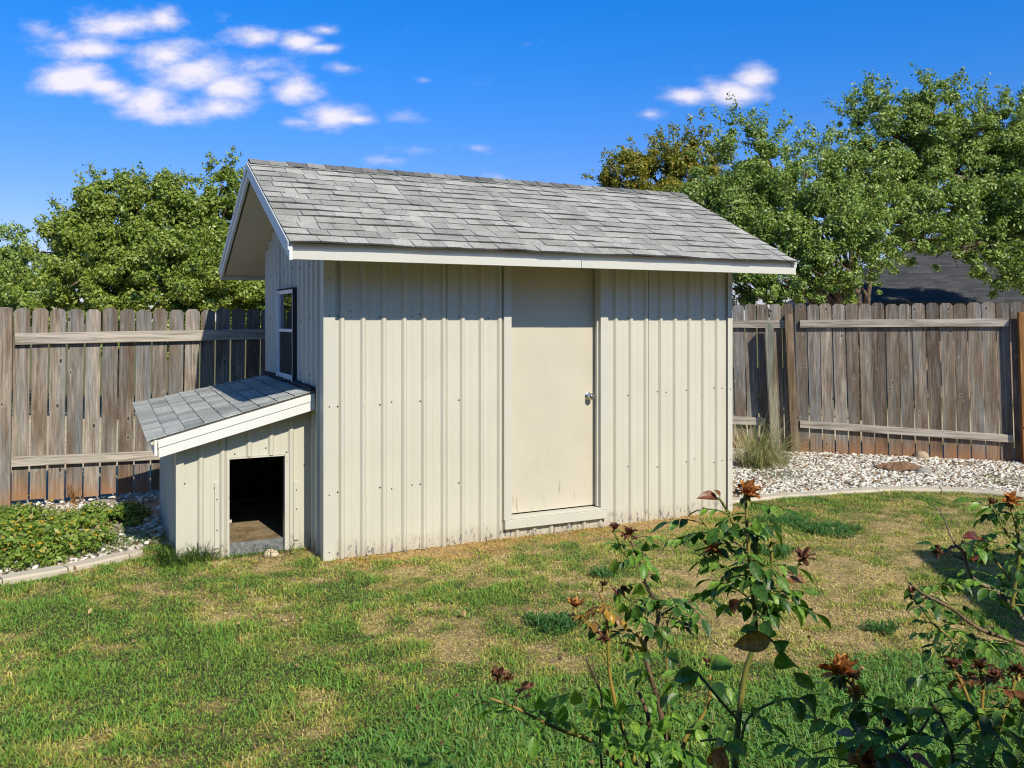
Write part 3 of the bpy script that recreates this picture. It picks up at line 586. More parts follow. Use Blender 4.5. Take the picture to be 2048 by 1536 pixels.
# ---------------------------------------------------------------- fences
def picket(mb, x0, x1, y, th_, z0, z1, lean=0.0):
    c = .030; a = lean * (z1 - z0)
    poly = [(x0, z0), (x1, z0), (x1 + a, z1 - c), (x1 - c + a, z1), (x0 + c + a, z1), (x0 + a, z1 - c)]
    mb.prism([(px, y, pz) for px, pz in poly], (0, th_, 0))
def fence(name, loc, rz, x0, x1, pitch, ztop, label, leanf, rails, posts, zb=0.03, group=None):
    f = empty(name, loc, rz, label=label, cat='fence', group=group); b = MB(); x = x0
    while x < x1:
        picket(b, x + random.uniform(.001, .004), x + pitch - random.uniform(.008, .015), random.uniform(0, .006), .017, zb + random.uniform(-.012, .012), ztop + random.uniform(-.011, .011), leanf(x) + random.uniform(-.002, .002)); x += pitch
    b.build('picket_panel', PICKET, f)
    for (a, c, za, zc, h) in rails:
        b = MB(); b.hexa([(a, -.040, za - h), (c, -.040, zc - h), (c, -.001, zc - h), (a, -.001, za - h), (a, -.040, za), (c, -.040, zc), (c, -.001, zc), (a, -.001, za)]); b.build('rail', RAIL, f, .002)
    for (px, wd, zt_, out, lean, mat, lab) in posts:
        b = MB(); l = lean * zt_; b.hexa([(px, -out - wd, -.05), (px + wd, -out - wd, -.05), (px + wd, -out, -.05), (px, -out, -.05), (px + l, -out - wd, zt_), (px + l + wd, -out - wd, zt_), (px + l + wd, -out, zt_), (px + l, -out, zt_)])
        o = b.build('post', mat, f, .003)
        if lab: o['label'] = lab
    return f
WF = 3.0
fl = empty  # (kept short)
lf = fence('wooden_fence', A + W * WF, ANG, -3.6, 2.6, .1468, 1.815, 'weathered grey picket fence behind the dog house, by the yellow flowers', lambda x: 0.012,
      [(-2.10, 1.3, 1.585, 1.63, .105), (-2.13, 1.3, .462, .400, .088), (-3.6, -2.27, 1.585, 1.585, .10), (-3.6, -2.27, .46, .46, .09)],
      [(-2.235, .10, 1.815, .001, .012, PICKET, None)], zb=.05, group='weathered picket fences round the yard')
P0 = gpt(1600, 906); P1 = gpt(2030, 926); FD = (P1 - P0).normalized(); FR = math.atan2(FD.y, FD.x)
def fx(px):    # distance along the right fence for a photo column
    t = (px - 1024) / F; return (t * P0.y - P0.x) / (FD.x - t * FD.y)
rf = fence('wooden_fence', P0, FR, -4.2, 5.2, .1545, 1.915, 'weathered grey picket fence standing behind the white gravel bed', lambda x: -0.022 - .008 * max(0, min(1, x / 2.5)),
      [(-4.2, fx(1576), 1.695, 1.700, .095), (fx(1600), fx(2016), 1.705, 1.725, .095), (-4.2, fx(1530), .46, .44, .10), (fx(1600), fx(2025), .42, .335, .09), (fx(2062), 5.2, 1.72, 1.72, .095), (fx(2062), 5.2, .33, .33, .09)],
      [(fx(1546), .098, 1.66, .09, -.055, POSTG, 'greenish leaning treated post'), (fx(1584), .095, 1.78, .001, -.05, POSTB, None), (fx(2042), .10, 1.80, .05, -.03, POSTC, 'orange cedar post')], zb=.0, group='weathered picket fences round the yard')

# ---------------------------------------------------------------- plants
def leaf_cloud(centers, radii, n, size, seed, shell=0.55, squash=0.8, up=0.35, light=None):
    g = np.random.default_rng(seed); centers = np.array(centers, float); radii = np.array(radii, float)
    p = radii ** 2; p = p / p.sum(); k = g.choice(len(centers), n, p=p); d = g.normal(size=(n, 3)); d /= np.linalg.norm(d, axis=1)[:, None]
    r = (shell + (1 - shell) * g.random(n) ** 0.7) * (1 + .16 * g.normal(size=n)); pos = centers[k] + d * (radii[k] * r)[:, None] * np.array([1, 1, squash])
    nrm = d * .8 + g.normal(size=(n, 3)) * .6 + np.array([.1, -.25, up]); nrm /= np.linalg.norm(nrm, axis=1)[:, None]
    t = np.cross(nrm, g.normal(size=(n, 3))); t /= np.linalg.norm(t, axis=1)[:, None]; s = np.cross(nrm, t); L = (size * (0.6 + .8 * g.random(n)))[:, None]
    v = np.stack([pos - t*L*.5, pos + s*L*.26 + nrm*L*.06, pos + t*L*.5, pos - s*L*.26 + nrm*L*.06], 1).reshape(-1, 3)
    return v, np.arange(4*n).reshape(-1, 4)
def tree(name, base, lobes, nsub, nleaf, size, mat, label, seed, group=None, trunk_r=.12, tz=None, limbs=None, spill=.9):
    """lobes: (x,y,z,r) in world metres"""
    g = np.random.default_rng(seed); t = empty(name, base, 0, label=label, cat='tree', group=group); bx = np.array(base)
    C = []; Rr = []
    for (x, y, z, r) in lobes:
        for _ in range(int(nsub * (r / .9) ** 2) + 3):
            d = g.normal(size=3); d /= np.linalg.norm(d); rr = r * (0.25 + .78 * g.random() ** .6); C.append([x + d[0]*rr, y + d[1]*rr, z + d[2]*rr*spill]); Rr.append(r * g.uniform(.15, .34))
    C = np.array(C) - bx; v, f = leaf_cloud(C, Rr, nleaf, size, seed + 1, .25, .8)
    sp = []                      # sprigs that break the outline
    for (x, y, z, r) in lobes:
        for _ in range(int(10 * r) + 4):
            a = g.uniform(0, 2*np.pi); e = g.uniform(.1, 1.45); d = np.array([np.cos(a)*np.cos(e), np.sin(a)*np.cos(e), np.sin(e)]); st = np.array([x, y, z]) + d * r * .8; ln = g.uniform(.2, .5)
            for q in np.linspace(0, 1, 7): sp.append(st + d * ln * q + g.normal(size=3) * .03 - bx)
    v2, f2 = leaf_cloud(np.array(sp), np.full(len(sp), .09), len(sp) * 12, size, seed + 2, .2, 1)
    np_mesh('crown', np.concatenate([v, v2]), np.concatenate([f, f2 + len(v)]), mat, t)
    b = MB(); top = Vector((0, 0, tz or max(1.2, min(l[2] for l in lobes) - .3))); b.tube([(0, 0, -.1), (0.03, 0, top.z * .5), top], [trunk_r * 1.25, trunk_r, trunk_r * .8], 9)
    for (x, y, z, r) in lobes:
        if r < .42 or z < 2.3: continue
        e = Vector((x, y, z)) - Vector(base); m = top.lerp(e, .5) + Vector((g.normal() * .12, g.normal() * .12, g.normal() * .1)); s0 = Vector((0.03, 0, top.z * g.uniform(.8 if tz else .35, .97)))
        b.tube([s0, s0.lerp(m, .55) + Vector((0, 0, .08)), m, e], [trunk_r * .55, trunk_r * .42, trunk_r * .3, .015], 6)
        for _ in range(3):
            d = Vector(g.normal(size=3)).normalized() * r * .8; b.tube([m.lerp(e, .4), e + d * .5 + Vector((0, 0, .05)), e + d], [trunk_r * .2, .02, .008], 5)
    b.build('trunk', BARK, t); return t
def LB(L): return [(*at(px, py + (14 if py < 450 else 0), Y), r) for px, py, Y, r in L]
OAKL = m_leaf('oak_leaf', [(0.0, (0.06, 0.10, 0.012)), (0.4, (0.20, 0.285, 0.03)), (0.8, (0.29, 0.36, 0.05)), (1.0, (0.36, 0.40, 0.11))], 0.46, .24)
OAKD = m_leaf('dark_oak_leaf', [(0.0, (0.05, 0.08, 0.015)), (0.4, (0.19, 0.30, 0.045)), (0.8, (0.32, 0.42, 0.08)), (1.0, (0.38, 0.43, 0.17))], 0.46, .22)
YELL = m_leaf('yellow_green_leaf', [(0.0, (0.11, 0.13, 0.01)), (0.5, (0.21, 0.24, 0.025)), (0.85, (0.32, 0.29, 0.03)), (1.0, (0.42, 0.24, 0.035))], 0.45, .3)
FAR_G = 'trees beyond the fences'
tree('oak_tree', (-6.9, 15.2, 0), LB([(190, 470, 15, .85), (140, 520, 15.2, .65), (260, 440, 15, .75), (330, 450, 15.2, .8), (230, 560, 14.4, .7), (330, 560, 14.2, .75), (150, 590, 14.6, .55), (410, 590, 14, .6), (370, 610, 14, .5), (340, 580, 14.2, .5), (300, 400, 15.5, .45), (330, 640, 14, .6), (200, 630, 14.2, .6), (260, 590, 14.3, .6), (300, 560, 14.3, .6), (180, 560, 14.3, .55), (380, 520, 14.6, .6), (100, 630, 14.5, .55), (215, 400, 15.5, .45)]), 24, 175000, .062, OAKL,
     'broad bright green oak behind the left fence, its rounded crown the widest on that side', 21, FAR_G, .16)
tree('oak_tree', (-6.0, 16.2, 0), LB([(430, 430, 16, .75), (445, 355, 16.2, .42), (470, 480, 15.6, .7), (400, 470, 16, .6), (500, 580, 14.8, .7), (440, 560, 15, .7), (540, 600, 14.8, .7), (600, 640, 14.8, .7), (480, 400, 16, .5)]), 24, 100000, .062, OAKL,
     'taller green oak with a narrow top, partly hidden by the shed roof gable', 22, FAR_G, .14)
tree('oak_tree', (-11.8, 18, 0), LB([(110, 590, 17.2, .5), (40, 600, 17.2, .6), (20, 520, 18, .6), (60, 560, 17.5, .6), (-30, 540, 18, .8), (-90, 580, 18, .8), (20, 610, 17, .7), (90, 610, 17, .5), (-60, 640, 17, .8)]), 20, 60000, .066, OAKD,
     'low dark green tree at the far left end of the fence, below the others', 23, FAR_G, .13)
tree('oak_tree', (6.0, 15.0, 0), LB([(1480, 330, 15, .75), (1530, 290, 15, .5), (1420, 420, 14.6, .75), (1520, 420, 14.5, .8), (1600, 400, 14.5, .75), (1470, 500, 14.2, .6), (1560, 490, 13.8, .65), (1640, 450, 13.8, .65), (1600, 540, 13.6, .45), (1520, 570, 13.8, .5), (1660, 530, 13.5, .45), (1720, 470, 13.8, .6), (1530, 620, 13.8, .4), (1640, 340, 15, .5), (1480, 250, 15, .28), (1700, 420, 14.5, .55), (1740, 500, 14, .4), (1690, 570, 13.8, .35), (1600, 595, 13.8, .35), (1690, 360, 15, .6), (1660, 310, 15.5, .4), (1750, 430, 15, .5), (1460, 560, 14, .5), (1570, 560, 13.6, .5), (1520, 600, 13.6, .4), (1680, 500, 13.8, .5), (1720, 540, 13.7, .35), (1640, 590, 13.6, .3), (1600, 460, 14, .6), (1560, 350, 15, .6), (1470, 420, 14.5, .6), (1490, 570, 14, .5), (1760, 560, 14, .25)]), 24, 150000, .052, OAKD,
     'dark green oak with forked leaning trunks directly behind the right fence', 24, FAR_G, .10)
tree('oak_tree', (10.6, 16.5, 0), LB([(1800, 300, 16.5, .95), (1760, 230, 16.5, .6), (1860, 220, 16.5, .65), (1900, 300, 16.5, .95), (1990, 280, 16.5, .9), (2070, 330, 16.5, 1.0), (1830, 400, 15.5, .8), (1930, 410, 15.5, .85), (2030, 420, 15.3, .85), (1760, 360, 15.8, .6), (2080, 500, 15, .75), (1980, 490, 15, .5), (1880, 480, 14.6, .4), (2140, 420, 16, 1.0), (1870, 185, 16.5, .35), (1960, 230, 16.5, .5), (2040, 240, 16.6, .5), (1740, 200, 16.5, .3), (1715, 300, 16, .5), (1740, 420, 15.5, .6), (2050, 550, 15, .5), (1985, 540, 14.6, .3), (1900, 500, 14.6, .42), (1830, 500, 14.6, .42), (1790, 530, 14.6, .3), (1950, 510, 14.6, .35), (2020, 560, 14.6, .4), (1780, 450, 15, .5), (1700, 230, 16.5, .25)]), 24, 210000, .058, OAKD,
     'tallest oak, rising above the dark shingled roof of the neighbouring house', 25, FAR_G, .15, 3.6)
tree('elm_tree', (4.2, 17.5, 0), LB([(1300, 350, 17.5, .75), (1370, 330, 17.5, .7), (1240, 370, 17.5, .55), (1400, 300, 17.5, .5), (1330, 300, 17.8, .4), (1210, 350, 17.8, .3), (1300, 430, 17, .9), (1380, 440, 17, .9), (1420, 370, 17, .5)]), 22, 80000, .058, YELL,
     'yellowish green tree rising just over the right end of the shed ridge', 26, FAR_G, .12)
tree('elm_tree', (-3.6, 21, 0), LB([(705, 372, 21, .32), (722, 385, 21, .35), (735, 380, 21, .3), (700, 410, 21, .5), (735, 430, 21, .6)]), 10, 3000, .07, OAKD,
     'treetop of which only a few twigs show over the shed ridge', 27, FAR_G, .08)

# neighbour's house behind the right fence
hb = Vector((13.3, 22.0, 0)); H = empty('neighbouring_house', hb, R(-12), label='neighbouring house whose dark shingled hip roof shows over the right fence', cat='house')
b = MB(); b.box((-5.4, -3.5, 0), (9, 6, 2.1)); b.build('wall', m_plain('house_brick', (0.40, 0.27, 0.19), 0.9, 0.1), H)
b = MB(); e0, e1, e2, e3 = Vector((-6, -4.1, 2.1)), Vector((9.6, -4.1, 2.1)), Vector((9.6, 6.6, 2.1)), Vector((-6, 6.6, 2.1)); r0, r1 = Vector((-1.6, 1.2, 4.25)), Vector((5.2, 1.2, 4.25))
b.add([e0, e1, e2, e3, r0, r1, e0 - Vector((0,0,.15)), e1 - Vector((0,0,.15)), e2 - Vector((0,0,.15)), e3 - Vector((0,0,.15))], [(0,1,5,4), (1,2,5), (2,3,4,5), (3,0,4), (0,6,7,1), (1,7,8,2), (2,8,9,3), (3,9,6,0), (6,9,8,7)])
k = Mat('far_shingles', 0.92, 0.2); br = k.n('ShaderNodeTexBrick'); br.inputs['Scale'].default_value = 1; br.inputs['Brick Width'].default_value = .28; br.inputs['Row Height'].default_value = .055; br.inputs['Mortar Size'].default_value = .004
br.inputs['Color1'].default_value = (.050, .050, .050, 1); br.inputs['Color2'].default_value = (.085, .085, .083, 1); br.inputs['Mortar'].default_value = (.03, .03, .035, 1)
cc = k.n('ShaderNodeTexCoord'); sx = k.n('ShaderNodeSeparateXYZ'); k.l(cc.outputs['Object'], sx.inputs[0]); cb = k.n('ShaderNodeCombineXYZ'); k.l(sx.outputs[0], cb.inputs[0]); k.l(sx.outputs[2], cb.inputs[1]); k.l(cb.outputs[0], br.inputs['Vector']); k.base(br.outputs[0])
b.build('roof', k.m, H)

# guessed house and patio cover, out of frame, added to shade the lower right
hh = empty('added_shade_house', (1.5, -2.4, 0), 0, label='unseen house added behind the camera so its eave shades the nearest rose leaves', cat='house')
b = MB(); b.box((-6.5, -6, 0), (9, 1.2, 2.6)); b.build('wall', m_plain('brick', (0.38, 0.27, 0.2), 0.9, 0.1), hh)
b = MB(); b.hexa([(-7, 2.22, 2.68), (9.5, 2.22, 2.68), (9.5, -2.4, 4.6), (-7, -2.4, 4.6), (-7, 2.22, 2.8), (9.5, 2.22, 2.8), (9.5, -2.4, 4.75), (-7, -2.4, 4.75)])
b.hexa([(-7, -2.4, 4.6), (9.5, -2.4, 4.6), (9.5, -7, 2.68), (-7, -7, 2.68), (-7, -2.4, 4.75), (9.5, -2.4, 4.75), (9.5, -7, 2.8), (-7, -7, 2.8)]); b.build('roof', CAPS, hh)
pc = empty('added_shade_cover', (5.6, 2.4, 0), R(-10), label='unseen guessed patio cover added beside the lawn to cast the square shadow', cat='patio cover')
b = MB(); b.hexa([(-1.02, -.85, 2.9), (2.6, -.85, 2.9), (2.6, .98, 2.9), (-1.02, .98, 2.9), (-1.02, -.85, 3.0), (2.6, -.85, 3.0), (2.6, .98, 3.0), (-1.02, .98, 3.0)]); b.build('roof', POSTB, pc)
for px_, py_ in ((-.8, -.7), (2.4, -.7), (-.8, .8), (2.4, .8)):
    b = MB(); b.box((px_, py_, 0), (px_ + .1, py_ + .1, 2.895)); b.build('post', POSTB, pc)

# ---------------------------------------------------------------- gravel
t_ = (1 + 5 ** .5) / 2
ICOV = np.array([(-1,t_,0),(1,t_,0),(-1,-t_,0),(1,-t_,0),(0,-1,t_),(0,1,t_),(0,-1,-t_),(0,1,-t_),(t_,0,-1),(t_,0,1),(-t_,0,-1),(-t_,0,1)], float); ICOV /= np.linalg.norm(ICOV[0])
ICOF = np.array([(0,11,5),(0,5,1),(0,1,7),(0,7,10),(0,10,11),(1,5,9),(5,11,4),(11,10,2),(10,7,6),(7,1,8),(3,9,4),(3,4,2),(3,2,6),(3,6,8),(3,8,9),(4,9,5),(2,4,11),(6,2,10),(8,6,7),(9,8,1)])
def pebbles(pos, size, g):
    n = len(pos); v = ICOV[None] * (1 + .22 * g.normal(size=(n, 12, 1))); s = size[:, None] * np.stack([g.uniform(.8, 1.3, n), g.uniform(.7, 1.1, n), g.uniform(.38, .7, n)], -1); v = v * s[:, None]
    a = g.uniform(0, 6.28, n); c, s_ = np.cos(a)[:, None], np.sin(a)[:, None]; tl = g.normal(size=(n, 1)) * .35
    x, y, z = v[..., 0], v[..., 1], v[..., 2]; y, z = y*np.cos(tl) - z*np.sin(tl), y*np.sin(tl) + z*np.cos(tl); v = np.stack([x*c - y*s_, x*s_ + y*c, z], -1) + pos[:, None]
    return v.reshape(-1, 3), (ICOF[None] + (np.arange(n) * 12)[:, None, None]).reshape(-1, 3)
g = np.random.default_rng(5)
xs = np.concatenate([g.uniform(1.6, 7.6, 34000), g.uniform(-6.2, -.8, 16000)]); ys = np.concatenate([g.uniform(8.1, 11.8, 34000), g.uniform(5.4, 9.2, 16000)])
uu, ww_ = (xs - A.x)*U.x + (ys - A.y)*U.y, (xs - A.x)*W.x + (ys - A.y)*W.y
fy = P0.y + (xs - P0.x) * FD.y / FD.x
ok = in_bed(xs, ys) & ~in_shed(xs, ys, .02) & (ys < fy + .3) & (ww_ < WF + .1) | False
okr = (xs > 1.6) & (ys > poly_y(XR, xs) + .07) & (ys < fy + .25) & (ys > 8) & ~in_shed(xs, ys, .02)
okl = (xs < 0) & (ys > poly_y(XLs, xs) + .07) & (ww_ < WF + .1) & (uu < .3) & ~in_shed(xs, ys, .02) & (xs < XL[-1].x + .9)
dn = fbm(xs, ys, 2.2, 31, 3); ok = (okr & (dn > .30)) | (okl & (dn > .42) & (g.random(len(xs)) < .6)); xs, ys = xs[ok], ys[ok]
sz = g.uniform(.011, .026, len(xs)); v, f = pebbles(np.stack([xs, ys, sz * .3 + .012 * g.random(len(xs))], -1), sz, g)
k = Mat('white_pebble', 0.8, 0.25); k.base(k.mix(1.0, k.ramp(k.rnd(), [(0.0, (.22, .15, .09)), (0.2, (.42, .35, .26)), (0.42, (.66, .62, .53)), (1.0, (.82, .80, .73))]), k.ramp(k.noise(k.coord(), 60, 3), [(0.3, .8), (.7, 1.1)]), 'MULTIPLY'))
tag(np_mesh('gravel', v, f, k.m, smooth=False), 'white pebbles spread over the beds along the fences', 'gravel', kind='stuff')
# fallen leaves and twigs among the pebbles
sel = g.choice(len(xs), 2600); P = np.stack([xs[sel], ys[sel], np.full(2600, .035)], -1); v, f = leaf_cloud(P, np.full(2600, .02), 2600, .035, 8, .1, .3, 1.2)
tag(np_mesh('leaf_litter', v, f, m_leaf('dry_leaf', [(0, (.10, .05, .02)), (.5, (.26, .15, .07)), (1, (.42, .28, .14))], .7, .1)), 'brown fallen leaves scattered over the white pebbles', 'leaf litter', kind='stuff')

# ---------------------------------------------------------------- grass
def blades(x, y, length, width, colors, g, lay=0.55, z=None, seg=2):
    n = len(x); a = g.uniform(0, 2*np.pi, n); d = np.stack([np.cos(a), np.sin(a), np.zeros(n)], -1); s = np.stack([-d[:, 1], d[:, 0], np.zeros(n)], -1)
    tw = g.uniform(-.8, .8, n)[:, None]; s = s * np.cos(tw) + np.array([0, 0, 1.]) * np.sin(tw) * .5
    p0 = np.stack([x, y, (ground_z(x, y) if z is None else z) - .003], -1); L = length[:, None]; ly = np.clip(lay + .3 * g.normal(size=n), .05, 1.1)[:, None]; up = np.array([0, 0, 1.])
    p1 = p0 + (up * np.cos(ly*.95) + d * np.sin(ly*.95)) * L * .5; p2 = p1 + (up * np.cos(ly*1.75) + d * np.sin(ly*1.75)) * L * .5; p2[:, 2] = np.maximum(p2[:, 2], p0[:, 2] + .004)
    w = (width * .5)[:, None]; v = np.stack([p0 - s*w*.8, p0 + s*w*.8, p1 + s*w, p1 - s*w, p2], 1)
    base = np.arange(n)[:, None] * 5; q = np.concatenate([base + np.array([0, 1, 2]), base + np.array([0, 2, 3]), base + np.array([3, 2, 4])]); c = np.repeat(colors[:, None], 5, 1); c[:, :2] *= .50; c[:, 2:4] *= .85  # blade feet painted darker to give the depth of shade among thatch
    return v.reshape(-1, 3), q, np.concatenate([c.reshape(-1, 3), np.ones((5*n, 1))], -1)
def pal(d, g, sat=1.0):
    n = len(d); gr = np.stack([g.uniform(.14, .28, n), g.uniform(.30, .47, n), g.uniform(.05, .10, n)], -1); ol = np.stack([g.uniform(.34, .52, n), g.uniform(.42, .56, n), g.uniform(.09, .15, n)], -1)
    st = np.stack([g.uniform(.72, .95, n), g.uniform(.56, .76, n), g.uniform(.26, .42, n)], -1)
    r = d + .62 * (g.random(n) - .5) - .03; c = np.where((r > .26)[:, None], ol, gr); return np.where(((r > .68) & (g.random(n) < .75))[:, None], st, c)
GM = m_tone('grass_blade', .6, .3)
g = np.random.default_rng(77); n = 620000
y = 2.5 + 6.7 * g.random(n) ** .85; x = (g.random(n) * 2 - 1) * (y * .70 + .35)
d = dryness(x, y); ed = in_bed(x, y); wk = (x < 0)
ok = ~ed & ~in_shed(x, y, .004) & (g.random(n) < np.clip(1.10 - .30 * d, .6, 1) * .95) ; x, y, d = x[ok], y[ok], d[ok]; n = len(x)
tall = np.clip(fbm(x, y, 5, 41, 2) * 1.5 - .2, .35, 1.3); ln = g.uniform(.026, .056, n) * tall * np.clip(1.15 - .45 * d, .45, 1.1); dry = d > .62
lay = .80 + .25 * dry
u_, w_ = (x - A.x)*U.x + (y - A.y)*U.y, (x - A.x)*W.x + (y - A.y)*W.y
near = (np.abs(w_) < .09) & (u_ > -.1) & (u_ < 3.75) | ((np.abs(w_ - KF) < .07) & (u_ < 0) & (u_ > -1.0)); ln = np.where(near, ln * 1.7, ln)
kc = np.exp(-(((x - gpt(372, 1120).x)**2 + (y - gpt(372, 1120).y)**2) / .17**2)); ln = ln * (1 + 2.2 * kc); d = d - .4 * kc
col_ = np.minimum(pal(d, g) * np.array([1.34, 1.20, 1.08]), .95); od = (w_ > -.42) & (w_ < .1) & (u_ > -.05) & (d > .6); col_[od] *= np.array([1.0, .80, .62])
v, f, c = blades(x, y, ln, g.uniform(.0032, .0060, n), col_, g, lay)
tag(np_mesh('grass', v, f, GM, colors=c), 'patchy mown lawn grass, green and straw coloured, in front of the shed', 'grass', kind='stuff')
# broad bladed crabgrass in lush patches near the camera
def lush(x, y):
    s = 0
    for (a, b_, r, q) in ((980, 1480, .42, 1), (760, 1530, .35, .9), (1130, 1440, .30, .9), (1300, 1480, .35, .9), (1700, 1430, .42, 1), (1950, 1420, .5, 1), (1560, 1480, .35, 1), (1830, 1350, .3, .9), (2040, 1330, .35, .9), (900, 1410, .2, .7), (1450, 1540, .4, 1), (1750, 1540, .5, 1), (1180, 1530, .4, 1)):
        c = gpt(a, b_); s = s + q * np.exp(-((x - c.x)**2 + (y - c.y)**2) / r**2)
    return s + (fbm(x, y, 4, 55, 3) - .5) * .9
n = 110000; y = g.uniform(2.6, 4.8, n); x = (g.random(n)*2 - 1) * (y*.7 + .2); ok = lush(x, y) > .86 + .5 * (g.random(n) - .5); x, y = x[ok], y[ok]; n = len(x)
cc_ = np.stack([g.uniform(.15, .26, n), g.uniform(.32, .47, n), g.uniform(.06, .11, n)], -1)
v, f, c = blades(x, y, g.uniform(.032, .068, n), g.uniform(.005, .009, n), cc_, g, .85)
tag(np_mesh('crabgrass', v, f, m_tone('crabgrass_blade', .5, .35), colors=c), 'bright green broad bladed crabgrass along the near edge of the lawn', 'grass', kind='stuff')
# dry stalks and long wisps
n = 26000; y = 2.8 + 6.0 * g.random(n); x = (g.random(n)*2-1) * (y*.62); ok = ~in_bed(x, y) & ~in_shed(x, y, .01); x, y = x[ok], y[ok]; n = len(x)
dr = dryness(x, y); ok = g.random(n) < np.clip(.12 + dr, .1, 1); x, y = x[ok], y[ok]; n = len(x); tn = g.uniform(.35, 1.1, n)[:, None]
v, f, c = blades(x, y, g.uniform(.04, .095, n), g.uniform(.0022, .0045, n), tn * np.stack([g.uniform(.5, .8, n), g.uniform(.38, .58, n), g.uniform(.16, .28, n)], -1), g, 1.0)
tag(np_mesh('dry_grass', v, f, GM, colors=c), 'long dry straw stalks lying loose over the lawn', 'grass', kind='stuff')

def weed(px, py, r, n, label, name='weed_clump', hgt=.060, wd=.009, colr_=(.09, .22, .055), group='dark green weed clumps in the lawn'):
    c = gpt(px, py); gg = np.random.default_rng(int(px*7 + py)); a = gg.uniform(0, 6.28, n); q = r * np.sqrt(gg.random(n)) * (1 + .25*np.sin(3*a)); x = q*np.cos(a)*1.25 + .012*gg.normal(size=n); y = q*np.sin(a)*1.1 + .012*gg.normal(size=n)
    col = np.array(colr_) * gg.uniform(.7, 1.5, (n, 1)); z = gg.uniform(0, .03, n); v, f, cc = blades(x, y, gg.uniform(hgt*.5, hgt, n), gg.uniform(wd*.6, wd, n), col, gg, .85, z)
    o = np_mesh(name, v, f, GM, colors=cc); o.location = (c.x, c.y, 0.0); tag(o, label, 'weed', group); return o
weed(1110, 1250, .125, 900, 'dark green weed clump in mid lawn left of the rose stems')
weed(1660, 1062, .20, 1100, 'largest dark green weed clump, on the dry lawn below the gravel bed')
weed(1570, 1045, .16, 700, 'loose green weed clump beside the right corner of the shed')
weed(1545, 1105, .13, 500, 'thin green weed clump behind the tallest rose stem')
weed(1205, 1150, .07, 260, 'tiny dark weed clump in front of the shed door')
weed(1765, 1262, .07, 260, 'small green weed clump in the straw coloured grass at the right')
weed(370, 1120, .16, 700, 'tall tuft of green grass at the corner of the dog house', 'grass_tuft', .19, .006, (.06, .12, .02), None)
weed(520, 1112, .17, 120, 'thin green grass blades growing along the front of the dog house', 'grass_tuft', .13, .004, (.06, .11, .03), None)
weed(30, 1030, .16, 400, 'low weeds at the foot of the left fence post', 'weed_clump', .12, .012, (.10, .18, .03), None)
weed(90, 1045, .42, 1500, 'yellow green grass mixed into the left bed behind the flowering ground cover', 'grass_tuft', .11, .006, (.30, .36, .07), None)
weed(235, 1085, .30, 700, 'short green weeds between the ground cover and the dog house', 'weed_clump', .08, .007, (.18, .30, .06), None)
weed(1560, 955, .25, 260, 'sparse green weeds growing through the white pebbles', 'weed_clump', .08, .008, (.10, .16, .03), None)
weed(2030, 968, .3, 400, 'sparse yellow green grass in the pebbles near the cedar post', 'weed_clump', .08, .006, (.22, .26, .06), None)

# ornamental grass clump right of the shed
def fountain(name, loc, n, Lr, spread, label, cat, cols, wd=.006, seed=1, flop=1.4):
    gg = np.random.default_rng(seed); V = []; Fc = []; C = []; S = 7
    for i in range(n):
        a = gg.uniform(0, 6.28); L = gg.uniform(*Lr); r0 = spread * .3 * math.sqrt(gg.random()); p = np.array([r0*math.cos(a*1.7), r0*math.sin(a*1.7), 0.]); e = gg.uniform(.05, 1.05 if spread > .9 else .6); k_ = gg.uniform(.3, 1.0) * flop
        d = np.array([math.cos(a), math.sin(a), 0.]); s = np.array([-d[1], d[0], 0.]); w = wd * gg.uniform(.6, 1.1); c = np.array(cols[gg.integers(len(cols))]) * gg.uniform(.75, 1.2); o = len(V)
        for j in range(S):
            f_ = j/(S-1); V += [p - s*w*(1-f_*.85)*.5, p + s*w*(1-f_*.85)*.5]; C += [(*c, 1)] * 2; an = e + k_*f_*f_*1.6; p = p + (np.array([0, 0, 1.])*math.cos(an) + d*math.sin(an)) * L/(S-1)
        for j in range(S-1): Fc.append((o+2*j, o+2*j+1, o+2*j+3, o+2*j+2))
    o = np_mesh(name, np.array(V), np.array(Fc), GM, colors=np.array(C)); o.location = loc; tag(o, label, cat); return o
fountain('ornamental_grass', (2.90, 10.1, 0), 420, (.40, .85), 1.0, 'arching clump of ornamental grass between the shed and the leaning post', 'ornamental grass', [(.28, .33, .10), (.42, .44, .16), (.58, .50, .25), (.20, .26, .08), (.55, .48, .28)], .010, 3, 2.0)
fountain('ornamental_grass', (6.35, 10.0, 0), 60, (.3, .6), .3, 'few long grass blades arching in at the cedar post', 'ornamental grass', [(.30, .34, .12), (.2, .26, .08)], .008, 4)

